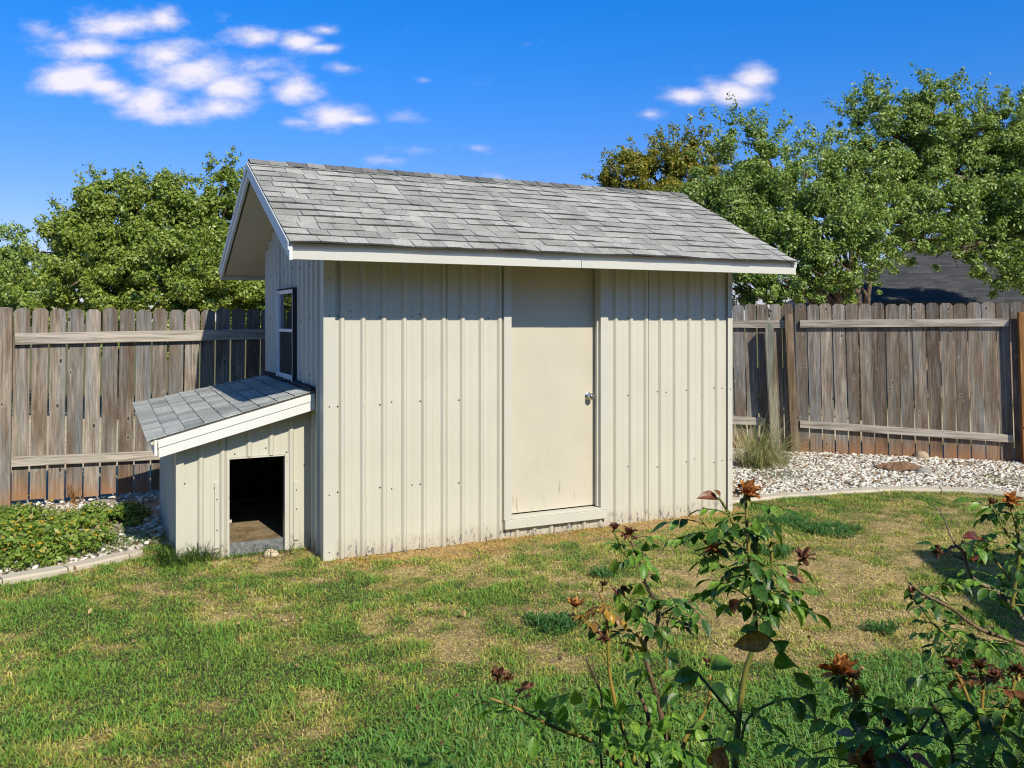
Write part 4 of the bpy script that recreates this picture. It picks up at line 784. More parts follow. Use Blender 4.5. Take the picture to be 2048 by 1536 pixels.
# yellow flowered ground cover in the left bed
LANT = m_leaf('lantana_leaf', [(0, (.08, .15, .015)), (.5, (.17, .28, .035)), (.85, (.28, .38, .06)), (1, (.45, .38, .14))], .5, .3); YF = m_leaf('yellow_petal', [(0, (.62, .36, .02)), (1, (.78, .58, .05))], .6, .3)
def lantana(lobes, n, nf, label, seed, dead=False):
    c0 = gpt(*lobes[0][:2]); o = empty('lantana', (c0.x, c0.y, 0), 0, label=label, cat='flowering plant', group='yellow flowered ground cover plants'); gg = np.random.default_rng(seed); C = []; Rd = []
    for (px, py, r) in lobes:
        c = gpt(px, py)
        for _ in range(int(30 * (r/.3)**2) + 4):
            a = gg.uniform(0, 6.28); q = r * math.sqrt(gg.random()); C.append((c.x - c0.x + q*math.cos(a), c.y - c0.y + q*math.sin(a), max(.03, .17*r/.4*(1 - (q/r)**2) + gg.uniform(-.02, .05)))); Rd.append(gg.uniform(.05, .10))
    v, f = leaf_cloud(C, Rd, n, .042, seed, .2, .6, .9); v[:, 2] = np.maximum(v[:, 2], .006); np_mesh('foliage', v, f, LANT, o)
    if nf:
        sel = gg.choice(len(C), nf); P_ = np.array([C[i] for i in sel]) + np.array([0, 0, .075]) + gg.normal(size=(nf, 3)) * .03; P_[:, 2] = np.maximum(P_[:, 2], .05); v, f = leaf_cloud(P_, np.full(nf, .015), nf * 9, .017, seed + 1, .2, .5, 1.5); np_mesh('blossoms', v, f, YF, o)
    b = MB()
    for i in range(0, len(C), 3): b.tube([(C[i][0]*.04, C[i][1]*.04, .004), (C[i][0]*.4, C[i][1]*.4, .02), (C[i][0]*.75, C[i][1]*.75, C[i][2]*.7 + .01), C[i]], [.005, .004, .003, .002], 4)
    b.build('stem', BARK, o)
lantana([(225, 1048, .22), (180, 1040, .17), (262, 1036, .11), (135, 1048, .12)], 3400, 4, 'leafy ground cover plant nearest the fence, with hardly any flowers', 61)
lantana([(60, 1105, .35), (120, 1095, .28), (10, 1100, .35), (170, 1100, .22), (60, 1130, .22), (130, 1118, .2), (-60, 1110, .4)], 6000, 80, 'ground cover plant by the concrete edging, dotted with many yellow flowers', 62)
lantana([(60, 1062, .25), (0, 1070, .25), (110, 1068, .2), (20, 1050, .2)], 1500, 14, 'sparse ground cover between the two denser flowering plants', 63)
fountain('dead_weed', gpt(150, 1010), 26, (.15, .34), .1, 'reddish dead weed standing against the left fence', 'weed', [(.34, .16, .07), (.42, .24, .1)], .012, 9, .5)

n = 170; ly_ = 3.0 + 5.4 * g.random(n); lx_ = (g.random(n)*2-1) * (ly_*.6); ok = ~in_bed(lx_, ly_) & ~in_shed(lx_, ly_, .02); lx_, ly_ = lx_[ok], ly_[ok]; n = len(lx_)
v, f = leaf_cloud(np.stack([lx_, ly_, np.full(n, .03)], -1), np.full(n, .012), n, .032, 18, .1, .3, 1.5)
tag(np_mesh('fallen_leaves', v, f, m_leaf('lawn_dry_leaf', [(0, (.12, .06, .02)), (.5, (.30, .18, .08)), (1, (.48, .34, .16))], .7, .1)), 'small brown fallen leaves scattered over the lawn', 'leaf litter', kind='stuff')
# stones
def stone(name, px, py, sx, sy, sz_, col, label, seed):
    gg = np.random.default_rng(seed); me = bpy.data.meshes.new(name); import bmesh as bm_
    q = bm_.new(); bm_.ops.create_icosphere(q, subdivisions=3, radius=1)
    for v in q.verts:
        n_ = 1 + .10*math.sin(v.co.x*2.3+seed)+.08*math.sin(v.co.y*3.1+seed*2)+.05*math.sin(v.co.z*5+v.co.x*4); v.co = Vector((v.co.x*sx*n_, v.co.y*sy*n_, max(v.co.z, -.5)*sz_*n_))
    q.to_mesh(me); q.free(); me.polygons.foreach_set('use_smooth', [True]*len(me.polygons)); k = Mat(name + '_surface', .85, .2); k.base(k.mix(k.noise(k.coord(), 18, 6), tuple(x*.75 for x in col), tuple(min(1, x*1.2) for x in col))); k.bump(k.noise(k.coord(), 40, 5), .5, .01); me.materials.append(k.m)
    o = link(name, me); c = gpt(px, py); o.location = (c.x, c.y, sz_ * .35); tag(o, label, 'stone'); return o
stone('stone', 1843, 918, .095, .08, .075, (.42, .33, .22), 'rounded tan stone at the foot of the right fence', 2)
stone('stone', 1846, 948, .085, .07, .06, (.28, .27, .24), 'grey stone lying in the pebbles beside the brown soil mound', 5)
stone('stone', 543, 1112, .060, .045, .035, (.62, .52, .36), 'pale flat stone in the straw before the dog house doorway', 9)
c = gpt(1800, 940); b = MB(); n_ = 22; vs = [(0, 0, .075)]
for rr_, zz in ((.10, .062), (.2, .035), (.30, .006)):
    for i in range(n_): a = 2*math.pi*i/n_; vs.append((rr_*.9*math.cos(a)*(1+.1*math.sin(3*a)), rr_*.7*math.sin(a)*(1+.1*math.cos(2*a)), zz + random.uniform(-.012, .012)))
fs = [(0, 1+i, 1+(i+1)%n_) for i in range(n_)] + [(1+r_*n_+i, 1+(r_+1)*n_+i, 1+(r_+1)*n_+(i+1)%n_, 1+r_*n_+(i+1)%n_) for r_ in range(2) for i in range(n_)]
b.add(vs, fs); o = b.build('soil_mound', m_plain('brown_soil', (.22, .13, .08), .95, .1, 0, .5, 45)); o.location = (c.x, c.y, .02); tag(o, 'low mound of reddish brown soil in the white pebbles', 'soil mound')
b = MB(); q = [at(1860, 1008, 7.9), at(1885, 1040, 7.5), at(1900, 1075, 7.0)]
b = MB(); p = gpt(1765, 1008); b.tube([(0, 0, .03), (.08, .01, .035), (.17, -.01, .03)], [.004, .006, .003], 5); o = b.build('twig', BARK); o.location = p; tag(o, 'pale dry twig lying on the lawn near the curved edging', 'twig')

# ---------------------------------------------------------------- roses
RLEAF = m_leaf('rose_leaf', [(0, (.03, .085, .016)), (.4, (.07, .18, .028)), (.75, (.14, .28, .04)), (1, (.23, .38, .06))], .40, .30, .45, None, .35); RLIT = m_leaf('lit_rose_leaf', [(0, (.10, .24, .03)), (.6, (.17, .36, .04)), (1, (.27, .45, .06))], .38, .35, .45, None, .25)  # second leaf material is a lit copy, sunlight painted into its brighter green
RYEL = m_leaf('turning_rose_leaf', [(0, (.22, .10, .03)), (.4, (.36, .19, .03)), (1, (.50, .32, .05))], .4, .25, .5, None, .4); RRED = m_leaf('red_rose_leaf', [(0, (.10, .02, .02)), (.5, (.20, .06, .03)), (1, (.24, .13, .05))], .4, .25, .5, None, .4)
RDRY = m_leaf('dried_petal', [(0, (.26, .09, .03)), (.5, (.55, .23, .06)), (1, (.72, .40, .15))], .65, .25, .3, None, .45); RPUR = m_leaf('dark_dried_petal', [(0, (.08, .03, .02)), (.5, (.20, .08, .045)), (1, (.36, .20, .12))], .6, .2, .3, None, .45)
def m_cane(name, a, c_):
    k = Mat(name, .5, .4); k.base(k.mix(k.ramp(k.noise(k.coord((1, 1, .4)), 30, 5), [(.4, 0.), (.62, 1.)]), a, c_)); k.bump(k.noise(k.coord(), 90, 3), .3, .002); return k.m
CG = m_cane('green_cane', (.13, .17, .03), (.30, .24, .06)); CB = m_cane('brown_cane', (.07, .045, .03), (.20, .13, .07)); CY = m_cane('yellow_cane', (.24, .23, .04), (.36, .22, .06)); CW = m_cane('grey_cane', (.30, .25, .20), (.14, .10, .07))
def leaflet(mb, p, d, up, L, m=0, curl=.3, fold=.25):
    d = Vector(d).normalized(); s = d.cross(Vector(up)); s = s.normalized() if s.length > 1e-3 else d.orthogonal().normalized(); n = s.cross(d); prof = (.0, .62, .95, 1.0, .80, .46, .0); K = len(prof) - 1; Wd = L * (.27 if L < .06 else .225); vs = []; q = Vector(p); ang = random.uniform(-.1, .1)
    for j, w in enumerate(prof):
        ww = Wd*w; f_ = fold*ww; vs += [q - s*ww + n*f_*1.2, q - s*ww*.5 + n*f_*.45, q, q + s*ww*.5 + n*f_*.45, q + s*ww + n*f_*1.2]; ang += curl/K; q = q + (d*math.cos(ang) - n*math.sin(ang)) * L/K
    mb.add(vs, [(j*5+i, j*5+i+1, (j+1)*5+i+1, (j+1)*5+i) for j in range(K) for i in range(4)], m, True)
def compound(mb, cb, p, d, L, m=0, n=5, droop=.4):
    """rose leaf: leaflets in pairs along a drooping stalk"""
    p = Vector(p); d = Vector(d).normalized(); side = d.cross(Vector((0, 0, 1))); side = side.normalized() if side.length > .1 else Vector((1, 0, 0)); up = side.cross(d); st = L * 1.9; pts = [p]; dd_ = d.copy()
    for _ in range(4): pts.append(pts[-1] + dd_ * st/4); dd_ = (dd_ - Vector((0, 0, droop*.28))).normalized()
    cb.tube(pts, [.0016, .0013, .0011, .001, .0008], 4); tl = random.uniform(-.6, .6)
    u2 = (up + side*tl + Vector((0, 0, .2))).normalized()
    leaflet(mb, pts[-1], dd_, u2, L*random.uniform(.95, 1.2), m, random.uniform(.1, .8))
    for i_, fr in enumerate((3, 2)[: (n-1)//2]):
        for sg in (-1, 1): dv = (side*sg*.8 + dd_*.55 + Vector((0, 0, random.uniform(-.35, .1)))).normalized(); leaflet(mb, pts[fr], dv, u2, L*random.uniform(.72, 1.0)*(1 - .12*i_), m, random.uniform(.1, .8))
def bloom(parent, p, r, mat, n=16, label=None, droop=.6, d=(0, 0, 1)):
    """spent rose: ragged petals round a stub, sepals below"""
    b = MB(); p = Vector(p); r *= .74; n = int(n * 1.5); ax = (Vector(d) + Vector((random.uniform(-.35, .35), random.uniform(-.35, .35), 0))).normalized(); x = ax.orthogonal().normalized(); y = ax.cross(x)
    b.lathe(p - ax*r*.5, ax, [(0, r*.12), (r*.15, r*.28), (r*.4, r*.30), (r*.55, r*.2)], 8, 1)
    for i in range(n):
        a = 6.283*i/n*2.4 + random.uniform(-.4, .4); o = x*math.cos(a) + y*math.sin(a); ly = i/n; dv = (ax*(.9 - .9*droop*ly*random.uniform(.4, 1.4)) + o*(.25 + .7*ly)).normalized(); q = p + o*r*.12; w = r*random.uniform(.14, .36); s = ax.cross(o); vs = []; K = 5; L = r*random.uniform(.75, 1.25); pr = (.5, .9, 1, .95, .5)
        for j in range(K):
            for t in (-1, -.35, .35, 1): vs.append(q + s*w*t*pr[j]*random.uniform(.6, 1.2) + o*random.uniform(-.17, .17)*r + ax*random.uniform(-.13, .13)*r)
            q = q + dv*L/(K-1); dv = (dv + Vector((0, 0, -.16*droop*j)) + o*random.uniform(-.15, .2)).normalized()
        b.add(vs, [(j*4+k_, j*4+k_+1, (j+1)*4+k_+1, (j+1)*4+k_) for j in range(K-1) for k_ in range(3)], 0, True)
    for i in range(5):
        a = 6.283*i/5 + .3; o = x*math.cos(a) + y*math.sin(a); leaflet(b, p - ax*r*.25, o*.8 - ax*random.uniform(0, .9), ax, r*.8, 1, .6, .5)
    ob = b.build('flower', [mat, CG], parent)
    if label: ob['label'] = label
    return ob
def rose(loc, label): return empty('rose_bush', loc, 0, label=label, cat='rose bush', group='rose bushes at the near edge of the lawn')
def cane(bush, pix, Y, r0, r1, mat, nleaf=6, L=.045, lm=RLEAF, thorn=True, Y1=None, lo=0.0, root=False, npair=5, hi=1.0):
    o = Vector(bush.location); Y1 = Y if Y1 is None else Y1; P_ = [at(a, b_, Y + (Y1 - Y)*i/max(1, len(pix)-1)) - o for i, (a, b_) in enumerate(pix)]
    if root: P_ = [Vector((P_[0].x*.3 + random.uniform(-.04, .04), P_[0].y*.3, 0)), Vector((P_[0].x*.8, P_[0].y*.8, P_[0].z*.55))] + P_
    k_ = len(P_) - 1; Q = []; T = 6
    for i in range(k_):
        p0, p1, p2, p3 = P_[max(i-1, 0)], P_[i], P_[i+1], P_[min(i+2, k_)]
        for t in range(T): f_ = t/T; Q.append(0.5*((2*p1)+(-p0+p2)*f_+(2*p0-5*p1+4*p2-p3)*f_*f_+(-p0+3*p1-3*p2+p3)*f_**3))
    Q.append(P_[-1]); b = MB(); nq = len(Q); b.tube(Q, [(r0 + (r1 - r0)*i/(nq-1)) * random.uniform(.9, 1.12) for i in range(nq)], 8)
    if thorn:
        for _ in range(nq//2):
            i = random.randrange(1, nq - 1); a = random.uniform(0, 6.28); o_ = Vector((math.cos(a), math.sin(a), .1)); r_ = r0 + (r1-r0)*i/nq; b.tube([Q[i] + o_*r_*.5, Q[i] + o_*(r_ + .006) + Vector((0, 0, -.002))], [.0022, .0004], 4)
    lb = MB(); s0 = int(lo*nq) if not root else max(int(lo*nq), 2*T)
    for j in range(nleaf):
        i = min(nq - 1, int(s0 + (nq*hi - s0) * (j + random.random()) / max(1, nleaf))); a = j*2.4 + random.uniform(-.5, .5); d_ = Vector((math.cos(a), math.sin(a)*.8, random.uniform(0, .6))); compound(lb, b, Q[i], d_, L*random.uniform(.75, 1.15), 0, random.choice((3, 5, 5)) if npair == 5 else npair, random.uniform(.3, 1.3))
    c_ = b.build('cane', mat, bush)
    if nleaf: lb.build('leaves', lm, c_)
    return c_, Q
def sprig(parent, bush, px, py, Y, n, L, mat, spread=1.0, m=5):
    o = Vector(bush.location); lb = MB(); p = at(px, py, Y) - o
    for j in range(n):
        a = j*2.4 + random.uniform(-.4, .4); compound(lb, lb, p + Vector((random.uniform(-.015, .015), random.uniform(-.015, .015), random.uniform(-.03, .03)))*spread, Vector((math.cos(a), math.sin(a), random.uniform(-.1, .6))), L*random.uniform(.8, 1.15), 0, m, random.uniform(.4, 1.3))
    return lb.build('leaves', mat, parent)
def big_leaf(parent, bush, pts, Y, L, mat, up=(0, -.6, .8)):
    """single large leaflets given by their start and end pixels"""
    lb = MB(); o = Vector(bush.location)
    for (x0, y0, x1, y1) in pts:
        p = at(x0, y0, Y) - o; e = at(x1, y1, Y - random.uniform(-.03, .03)) - o; leaflet(lb, p, e - p, up, (e - p).length * 1.02, 0, random.uniform(.3, 1.3), .5)
    return lb.build('leaves', mat, parent)

# bush 1: bright canes in the lower middle
B1 = rose((.35, 2.30, 0), 'rose bush in the lower middle with yellow green canes and green leaves, some tinted as if sunlit')
c1, q = cane(B1, [(1275, 1560), (1262, 1500), (1240, 1444), (1229, 1399), (1219, 1346), (1216, 1286), (1212, 1225), (1199, 1185)], 2.2, .0075, .003, CY, 3, .036, RYEL, root=True, lo=.78)
c2, q = cane(B1, [(1262, 1545), (1240, 1526), (1180, 1481), (1127, 1462), (1079, 1440), (1030, 1415), (981, 1397)], 2.2, .007, .0025, CY, 5, .042, Y1=2.1, lo=.3, hi=.95)
sprig(c2, B1, 1075, 1425, 2.12, 3, .05, RLIT); sprig(c2, B1, 1165, 1405, 2.15, 4, .050, RLIT); sprig(c2, B1, 1230, 1440, 2.12, 3, .052, RLIT); big_leaf(c2, B1, [(1078, 1392, 1083, 1432), (1150, 1380, 1158, 1430), (1182, 1392, 1188, 1425), (1215, 1425, 1200, 1468), (1235, 1400, 1250, 1440), (1130, 1410, 1118, 1455)], 2.08, .05, RLIT, (0, -.9, .4))
c3, q = cane(B1, [(1340, 1560), (1334, 1504), (1322, 1429), (1307, 1372), (1292, 1320), (1291, 1282), (1313, 1252), (1316, 1219), (1310, 1200), (1292, 1170), (1285, 1140), (1270, 1102), (1259, 1072)], 2.25, .0085, .0028, CB, 6, .036, root=True, lo=.55)
sprig(c3, B1, 1275, 1120, 2.2, 4, .038, RLIT); sprig(c3, B1, 1290, 1190, 2.2, 2, .038, RLEAF); big_leaf(c3, B1, [(1305, 1086, 1316, 1118), (1232, 1118, 1226, 1146), (1262, 1110, 1268, 1134), (1292, 1084, 1288, 1108)], 2.15, .04, RLEAF, (0, -.9, .3))
c4, q = cane(B1, [(1265, 1120), (1249, 1108), (1238, 1085), (1229, 1066)], 2.2, .003, .0024, CG, 0); bloom(B1, at(1229, 1058, 2.2) - B1.location, .020, RPUR, 8, None, .2); bloom(B1, at(1258, 1070, 2.2) - B1.location, .030, RPUR, 12, None, 1.4)
c5, q = cane(B1, [(1292, 1300), (1275, 1270), (1255, 1260), (1225, 1262), (1190, 1262), (1160, 1240)], 2.22, .005, .002, CY, 3, .034, RLEAF)
sprig(c5, B1, 1185, 1240, 2.18, 4, .036, RYEL); sprig(c5, B1, 1212, 1200, 2.2, 2, .032, RRED, m=3); sprig(c5, B1, 1250, 1235, 2.2, 4, .040, RLEAF); sprig(c5, B1, 1250, 1285, 2.2, 4, .038, RLEAF); big_leaf(c5, B1, [(1244, 1205, 1250, 1245), (1280, 1165, 1275, 1215), (1250, 1295, 1256, 1328), (1270, 1210, 1278, 1255)], 2.18, .04, RLEAF, (0, -.9, .3))
bloom(B1, at(1150, 1212, 2.2) - B1.location, .030, RDRY, 14, 'orange spent rose', .7); bloom(B1, at(1207, 1277, 2.2) - B1.location, .026, RPUR, 12, None, 1.3); bloom(B1, at(1246, 1180, 2.2) - B1.location, .017, RPUR, 9, None, .5); bloom(B1, at(1207, 1172, 2.2) - B1.location, .02, RPUR, 8)
c6, q = cane(B1, [(1313, 1245), (1330, 1225), (1360, 1210), (1385, 1200)], 2.22, .004, .002, CB, 3, .04); sprig(c6, B1, 1335, 1215, 2.2, 3, .044, RLEAF); sprig(c6, B1, 1375, 1215, 2.2, 2, .048, RLEAF, m=3); sprig(c6, B1, 1340, 1255, 2.2, 4, .036, RLEAF)
c7, q = cane(B1, [(1340, 1480), (1336, 1400), (1334, 1335), (1335, 1271), (1334, 1240)], 2.28, .005, .002, CG, 4, .04); sprig(c7, B1, 1310, 1345, 2.2, 3, .044, RLIT); sprig(c7, B1, 1395, 1370, 2.1, 2, .045, RLEAF)
c8, q = cane(B1, [(1296, 1540), (1298, 1450), (1290, 1415), (1277, 1384)], 2.1, .006, .004, CB, 2, .04, root=False); c9, q = cane(B1, [(1204, 1545), (1200, 1480), (1204, 1400), (1188, 1355), (1172, 1318)], 2.15, .003, .002, CB, 0)
c10, q = cane(B1, [(1355, 1560), (1370, 1480), (1400, 1440), (1418, 1400), (1420, 1350)], 2.0, .006, .003, CY, 3, .045, lo=.4); sprig(c10, B1, 1420, 1345, 1.98, 2, .046, RLEAF); sprig(c10, B1, 1345, 1470, 1.95, 3, .05, RLIT); sprig(c10, B1, 1435, 1440, 1.95, 4, .05, RLEAF)
bloom(B1, at(996, 1352, 2.1) - B1.location, .030, RPUR, 12, None, 1.1); bloom(B1, at(1015, 1358, 2.1) - B1.location, .022, RPUR, 10, None, .9)
c11, _ = cane(B1, [(1018, 1410), (1008, 1395), (997, 1365)], 2.1, .002, .0018, CB, 0, thorn=False); c12, _ = cane(B1, [(1030, 1412), (1035, 1390), (1050, 1376)], 2.1, .002, .0016, CB, 0, thorn=False); big_leaf(c12, B1, [(1040, 1380, 1068, 1362), (1052, 1372, 1078, 1392), (1030, 1385, 1045, 1375)], 2.1, .04, RPUR)
sprig(c10, B1, 1290, 1515, 2.0, 4, .05, RLIT); sprig(c10, B1, 1240, 1530, 2.0, 3, .05, RLIT); big_leaf(c10, B1, [(1340, 1430, 1322, 1462), (1345, 1425, 1366, 1448), (1320, 1440, 1330, 1480)], 1.95, .05, RLIT, (0, -.9, .3))

# bush 2: tall single stem with large dark leaves
B2 = rose((.43, 1.62, 0), 'tall rose bush with one upright thorny stem and large dark drooping leaves')
d1, q = cane(B2, [(1470, 1560), (1475, 1462), (1488, 1357), (1505, 1297), (1512, 1252), (1503, 1170), (1495, 1072), (1492, 1005)], 1.6, .0075, .0026, CG, 6, .034, root=True, lo=.72)
bloom(B2, at(1495, 990, 1.6) - B2.location, .033, RDRY, 20, 'orange brown spent rose on the tallest stem', .9)
d2, _ = cane(B2, [(1478, 1075), (1456, 1024), (1437, 995)], 1.62, .0035, .002, CG, 1, .03); big_leaf(d2, B2, [(1436, 998, 1402, 984), (1440, 995, 1436, 978)], 1.6, .03, RRED)
d3, _ = cane(B2, [(1524, 1237), (1542, 1170), (1544, 1121), (1541, 1095)], 1.62, .004, .0028, CG, 4, .034); bloom(B2, at(1541, 1090, 1.62) - B2.location, .016, CG, 6, None, .1)
d4, _ = cane(B2, [(1512, 1190), (1510, 1140), (1509, 1095)], 1.63, .003, .0022, CB, 0); bloom(B2, at(1509, 1084, 1.63) - B2.location, .017, RPUR, 9, None, .4)
d5, _ = cane(B2, [(1544, 1190), (1575, 1160), (1600, 1125)], 1.64, .003, .002, CG, 2, .034); bloom(B2, at(1606, 1115, 1.64) - B2.location, .024, RPUR, 8, None, 1.2)
d6, _ = cane(B2, [(1484, 1110), (1455, 1095), (1420, 1060), (1400, 1035)], 1.64, .003, .002, CG, 2, .034); bloom(B2, at(1425, 1098, 1.6) - B2.location, .028, RDRY, 14, 'yellow orange spent rose drooping beside the tall stem', 1.6)
for (px, py, n_, L_) in ((1470, 1065, 4, .036), (1500, 1050, 3, .034), (1440, 1085, 3, .036), (1465, 1130, 4, .038), (1485, 1160, 4, .04), (1520, 1150, 3, .036), (1550, 1175, 3, .036), (1500, 1215, 5, .042), (1530, 1205, 3, .04), (1480, 1200, 3, .04), (1460, 1090, 3, .036), (1395, 1075, 2, .032), (1445, 1040, 2, .03)): sprig(d1, B2, px, py, 1.6 + random.uniform(-.05, .08), max(2, n_ - 1), L_, RLEAF)
big_leaf(d1, B2, [(1545, 1205, 1562, 1258), (1500, 1050, 1530, 1070), (1510, 1035, 1518, 1070), (1455, 1060, 1492, 1068)], 1.55, .05, RLEAF, (0, -.9, .4)); big_leaf(d1, B2, [(1480, 1200, 1446, 1230), (1560, 1158, 1618, 1152)], 1.58, .05, RRED)
d7, _ = cane(B2, [(1508, 1262), (1530, 1270), (1548, 1285), (1570, 1300)], 1.35, .0022, .0016, CG, 0, thorn=False); big_leaf(d7, B2, [(1546, 1282, 1592, 1308), (1562, 1298, 1590, 1385), (1588, 1345, 1632, 1380)], 1.3, .08, RLEAF, (-.5, -.7, .3)); big_leaf(d7, B2, [(1542, 1282, 1470, 1284)], 1.32, .06, RYEL, (0, -.8, .5)); big_leaf(d7, B2, [(1480, 1262, 1520, 1258), (1530, 1250, 1565, 1262)], 1.33, .04, RLEAF)
d8, _ = cane(B2, [(1482, 1480), (1500, 1432), (1560, 1400), (1620, 1398)], 1.3, .0022, .0016, CG, 0, thorn=False); big_leaf(d8, B2, [(1520, 1420, 1490, 1440), (1545, 1402, 1575, 1412), (1575, 1400, 1628, 1440), (1600, 1395, 1675, 1440), (1590, 1400, 1615, 1440)], 1.28, .07, RLEAF, (0, -.6, .8))
d9, _ = cane(B2, [(1475, 1500), (1440, 1480), (1400, 1482)], 1.3, .0022, .0016, CG, 0, thorn=False); big_leaf(d9, B2, [(1450, 1490, 1400, 1482), (1455, 1490, 1512, 1500), (1445, 1495, 1505, 1515)], 1.25, .07, RLEAF, (0, -.5, .8)); big_leaf(d9, B2, [(1445, 1490, 1420, 1560), (1430, 1495, 1455, 1560)], 1.24, .07, RDRY, (0, -.9, .2))
d10, _ = cane(B2, [(1475, 1440), (1440, 1400), (1395, 1345), (1480, 1330)][:3], 1.5, .003, .002, CG, 1, .04); big_leaf(d10, B2, [(1398, 1350, 1340, 1355), (1400, 1345, 1345, 1380), (1420, 1340, 1478, 1310), (1330, 1310, 1368, 1322)], 1.45, .06, RLEAF, (0, -.7, .7)); bloom(B2, at(1415, 1325, 1.5) - B2.location, .014, RPUR, 7)

# bush 3: low bush with the ragged brown flower
B3 = rose((.72, 1.65, 0), 'low dark rose bush with a ragged rust brown spent flower, between the other bushes')
e1, _ = cane(B3, [(1735, 1570), (1725, 1480), (1712, 1420), (1704, 1385), (1690, 1365)], 1.55, .006, .003, CY, 4, .04, root=True, lo=.6); bloom(B3, at(1682, 1348, 1.5) - B3.location, .040, RDRY, 22, 'ragged rust brown spent rose', 1.2); bloom(B3, at(1712, 1385, 1.5) - B3.location, .024, RDRY, 8, None, 1.8)
for (px, py, n_, L_, m_) in ((1700, 1440, 3, .040, RLEAF), (1745, 1455, 3, .040, RLEAF), (1690, 1495, 3, .042, RLEAF), (1760, 1525, 3, .045, RLEAF), (1640, 1535, 2, .045, RLEAF), (1850, 1400, 2, .034, RLEAF), (1880, 1420, 2, .032, RLEAF), (1900, 1535, 3, .045, RLEAF), (1850, 1530, 2, .045, RLEAF), (1960, 1525, 3, .044, RLEAF), (1720, 1535, 3, .045, RRED), (1980, 1460, 2, .042, RLEAF)): sprig(e1, B3, px, py, 1.55 + random.uniform(-.15, .15), n_, L_, m_)
big_leaf(e1, B3, [(1745, 1410, 1762, 1470), (1760, 1405, 1800, 1430), (1745, 1405, 1780, 1398), (1730, 1420, 1700, 1470)], 1.45, .06, RLEAF, (0, -.8, .5)); big_leaf(e1, B3, [(1710, 1470, 1672, 1462), (1712, 1474, 1738, 1455)], 1.48, .05, m_leaf('pale_rose_leaf', [(0, (.30, .30, .24)), (1, (.42, .42, .34))], .6, .15), (0, -.6, .8))
e2, _ = cane(B3, [(1770, 1540), (1800, 1500), (1830, 1475), (1855, 1440), (1852, 1425)], 1.6, .004, .002, CB, 3, .03); e3, _ = cane(B3, [(1910, 1560), (1900, 1480), (1880, 1430), (1860, 1405)], 1.6, .004, .002, CB, 2, .03); bloom(B3, at(1775, 1450, 1.6) - B3.location, .02, RPUR, 8); bloom(B3, at(1738, 1535, 1.4) - B3.location, .04, RDRY, 14, None, 1)
# bush 4: at the right edge, grey branch and red shoots
B4 = rose((1.25, 1.95, 0), 'rose bush at the right edge with a bare grey branch and dark red blooms')
h1, _ = cane(B4, [(2140, 1400), (2100, 1300), (2048, 1240), (2003, 1190), (1945, 1155), (1926, 1105), (1910, 1090)], 1.9, .007, .0035, CW, 3, .034, root=True, lo=.5); h2, _ = cane(B4, [(1912, 1092), (1898, 1065), (1890, 1040), (1880, 1022), (1865, 1010)], 1.9, .002, .0012, CW, 0, thorn=False)
h3, _ = cane(B4, [(1926, 1120), (1905, 1110), (1885, 1106)], 1.9, .002, .0018, CB, 0, thorn=False); bloom(B4, at(1878, 1103, 1.9) - B4.location, .018, RPUR, 9, None, .8, (-1, 0, .2)); big_leaf(h3, B4, [(1912, 1095, 1890, 1100), (1920, 1092, 1962, 1086), (1945, 1080, 1978, 1060), (1950, 1078, 1940, 1062), (1955, 1078, 1985, 1090), (1935, 1110, 1962, 1112), (1940, 1118, 1975, 1122)], 1.88, .04, RRED)
h4, _ = cane(B4, [(2020, 1160), (1990, 1120), (1970, 1090), (1955, 1070)], 1.9, .003, .0018, CG, 0); h5, _ = cane(B4, [(2024, 1215), (2030, 1170), (2038, 1120), (2034, 1060), (2022, 1020)], 1.85, .005, .0025, CG, 7, .036); bloom(B4, at(2022, 1003, 1.85) - B4.location, .027, RDRY, 16, 'pale orange spent rose on the bush at the right edge', 1.0)
h6, _ = cane(B4, [(2020, 1075), (2000, 1045), (1985, 1015)], 1.85, .003, .002, CG, 1, .03); bloom(B4, at(1982, 1008, 1.85) - B4.location, .017, RRED, 7, None, .2)
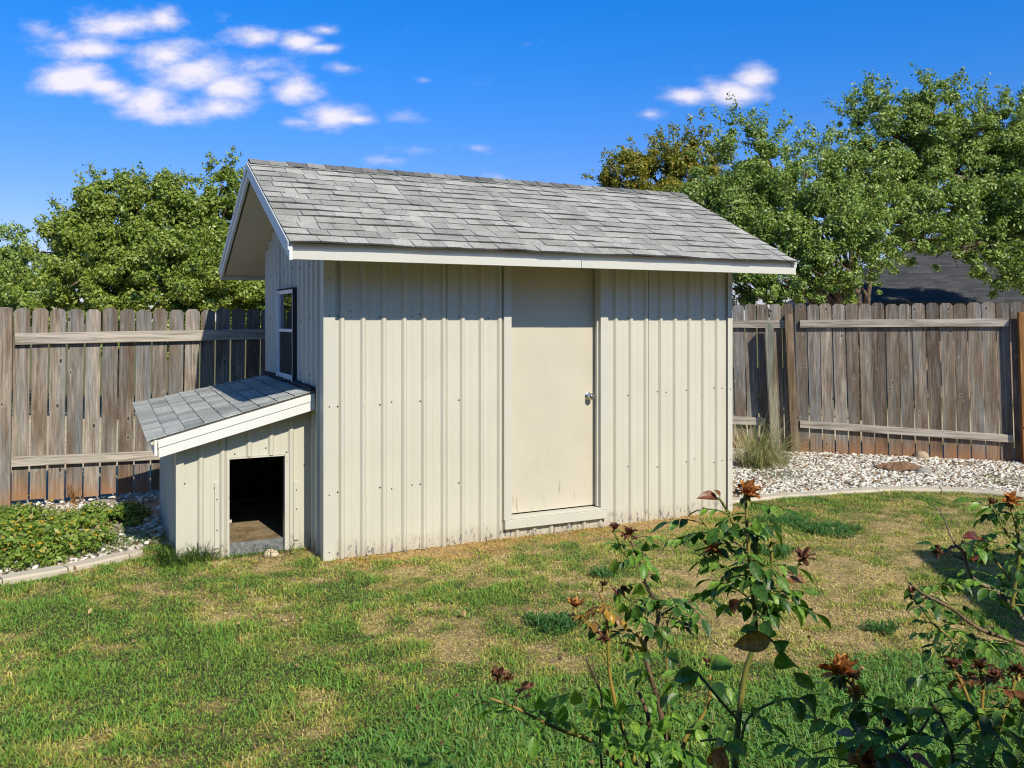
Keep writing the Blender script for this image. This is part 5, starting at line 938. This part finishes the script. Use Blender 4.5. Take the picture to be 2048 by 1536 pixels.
for (px, py, n_, L_) in ((2020, 1050, 4, .036), (2040, 1085, 4, .036), (2005, 1090, 3, .034), (2045, 1030, 4, .036), (1985, 1165, 3, .038), (2010, 1160, 3, .036), (2050, 1140, 4, .036), (1880, 1190, 4, .036), (1905, 1180, 4, .034), (1900, 1270, 5, .036), (1930, 1260, 4, .04), (1940, 1300, 3, .036), (2060, 1200, 4, .04), (2050, 1270, 3, .04)): sprig(h1, B4, px, py, 1.88 + random.uniform(-.1, .1), n_, L_, RLEAF)
h7, _ = cane(B4, [(2110, 1330), (2048, 1290), (1960, 1258), (1900, 1215), (1850, 1190), (1815, 1163)], 1.8, .0055, .002, CB, 3, .032, lo=.3); h8, _ = cane(B4, [(1900, 1275), (1870, 1250), (1845, 1220), (1825, 1195)], 1.82, .0028, .0018, CG, 3, .03); bloom(B4, at(1822, 1186, 1.82) - B4.location, .019, RPUR, 8, None, .3)
h9, _ = cane(B4, [(1965, 1470), (1945, 1420), (1925, 1370), (1912, 1345)], 1.7, .004, .0028, CY, 2, .036, RLEAF); h10, _ = cane(B4, [(1962, 1560), (1962, 1450), (1966, 1380), (1962, 1350)], 1.7, .005, .003, CY, 2, .036, RRED, root=True, lo=.75); h11, _ = cane(B4, [(1980, 1530), (2000, 1450), (2025, 1380), (2030, 1350)], 1.7, .004, .003, CY, 2, .038, RLEAF)
for (px, py, r_) in ((1905, 1332, .022), (1962, 1335, .024), (1995, 1352, .022), (2035, 1345, .024)): bloom(B4, at(px, py, 1.68) - B4.location, r_, RPUR, 14, None, 1.1)
sprig(h10, B4, 1985, 1365, 1.68, 2, .036, RRED); sprig(h10, B4, 2030, 1370, 1.7, 2, .038, RRED); sprig(h11, B4, 2010, 1420, 1.7, 4, .045, RLEAF); sprig(h11, B4, 2040, 1460, 1.65, 5, .048, RLEAF); sprig(h11, B4, 1925, 1420, 1.68, 3, .04, RLEAF); sprig(h11, B4, 2030, 1530, 1.6, 5, .05, RLEAF); sprig(h1, B4, 1965, 1200, 1.9, 2, .03, RLEAF)
print('scene built')
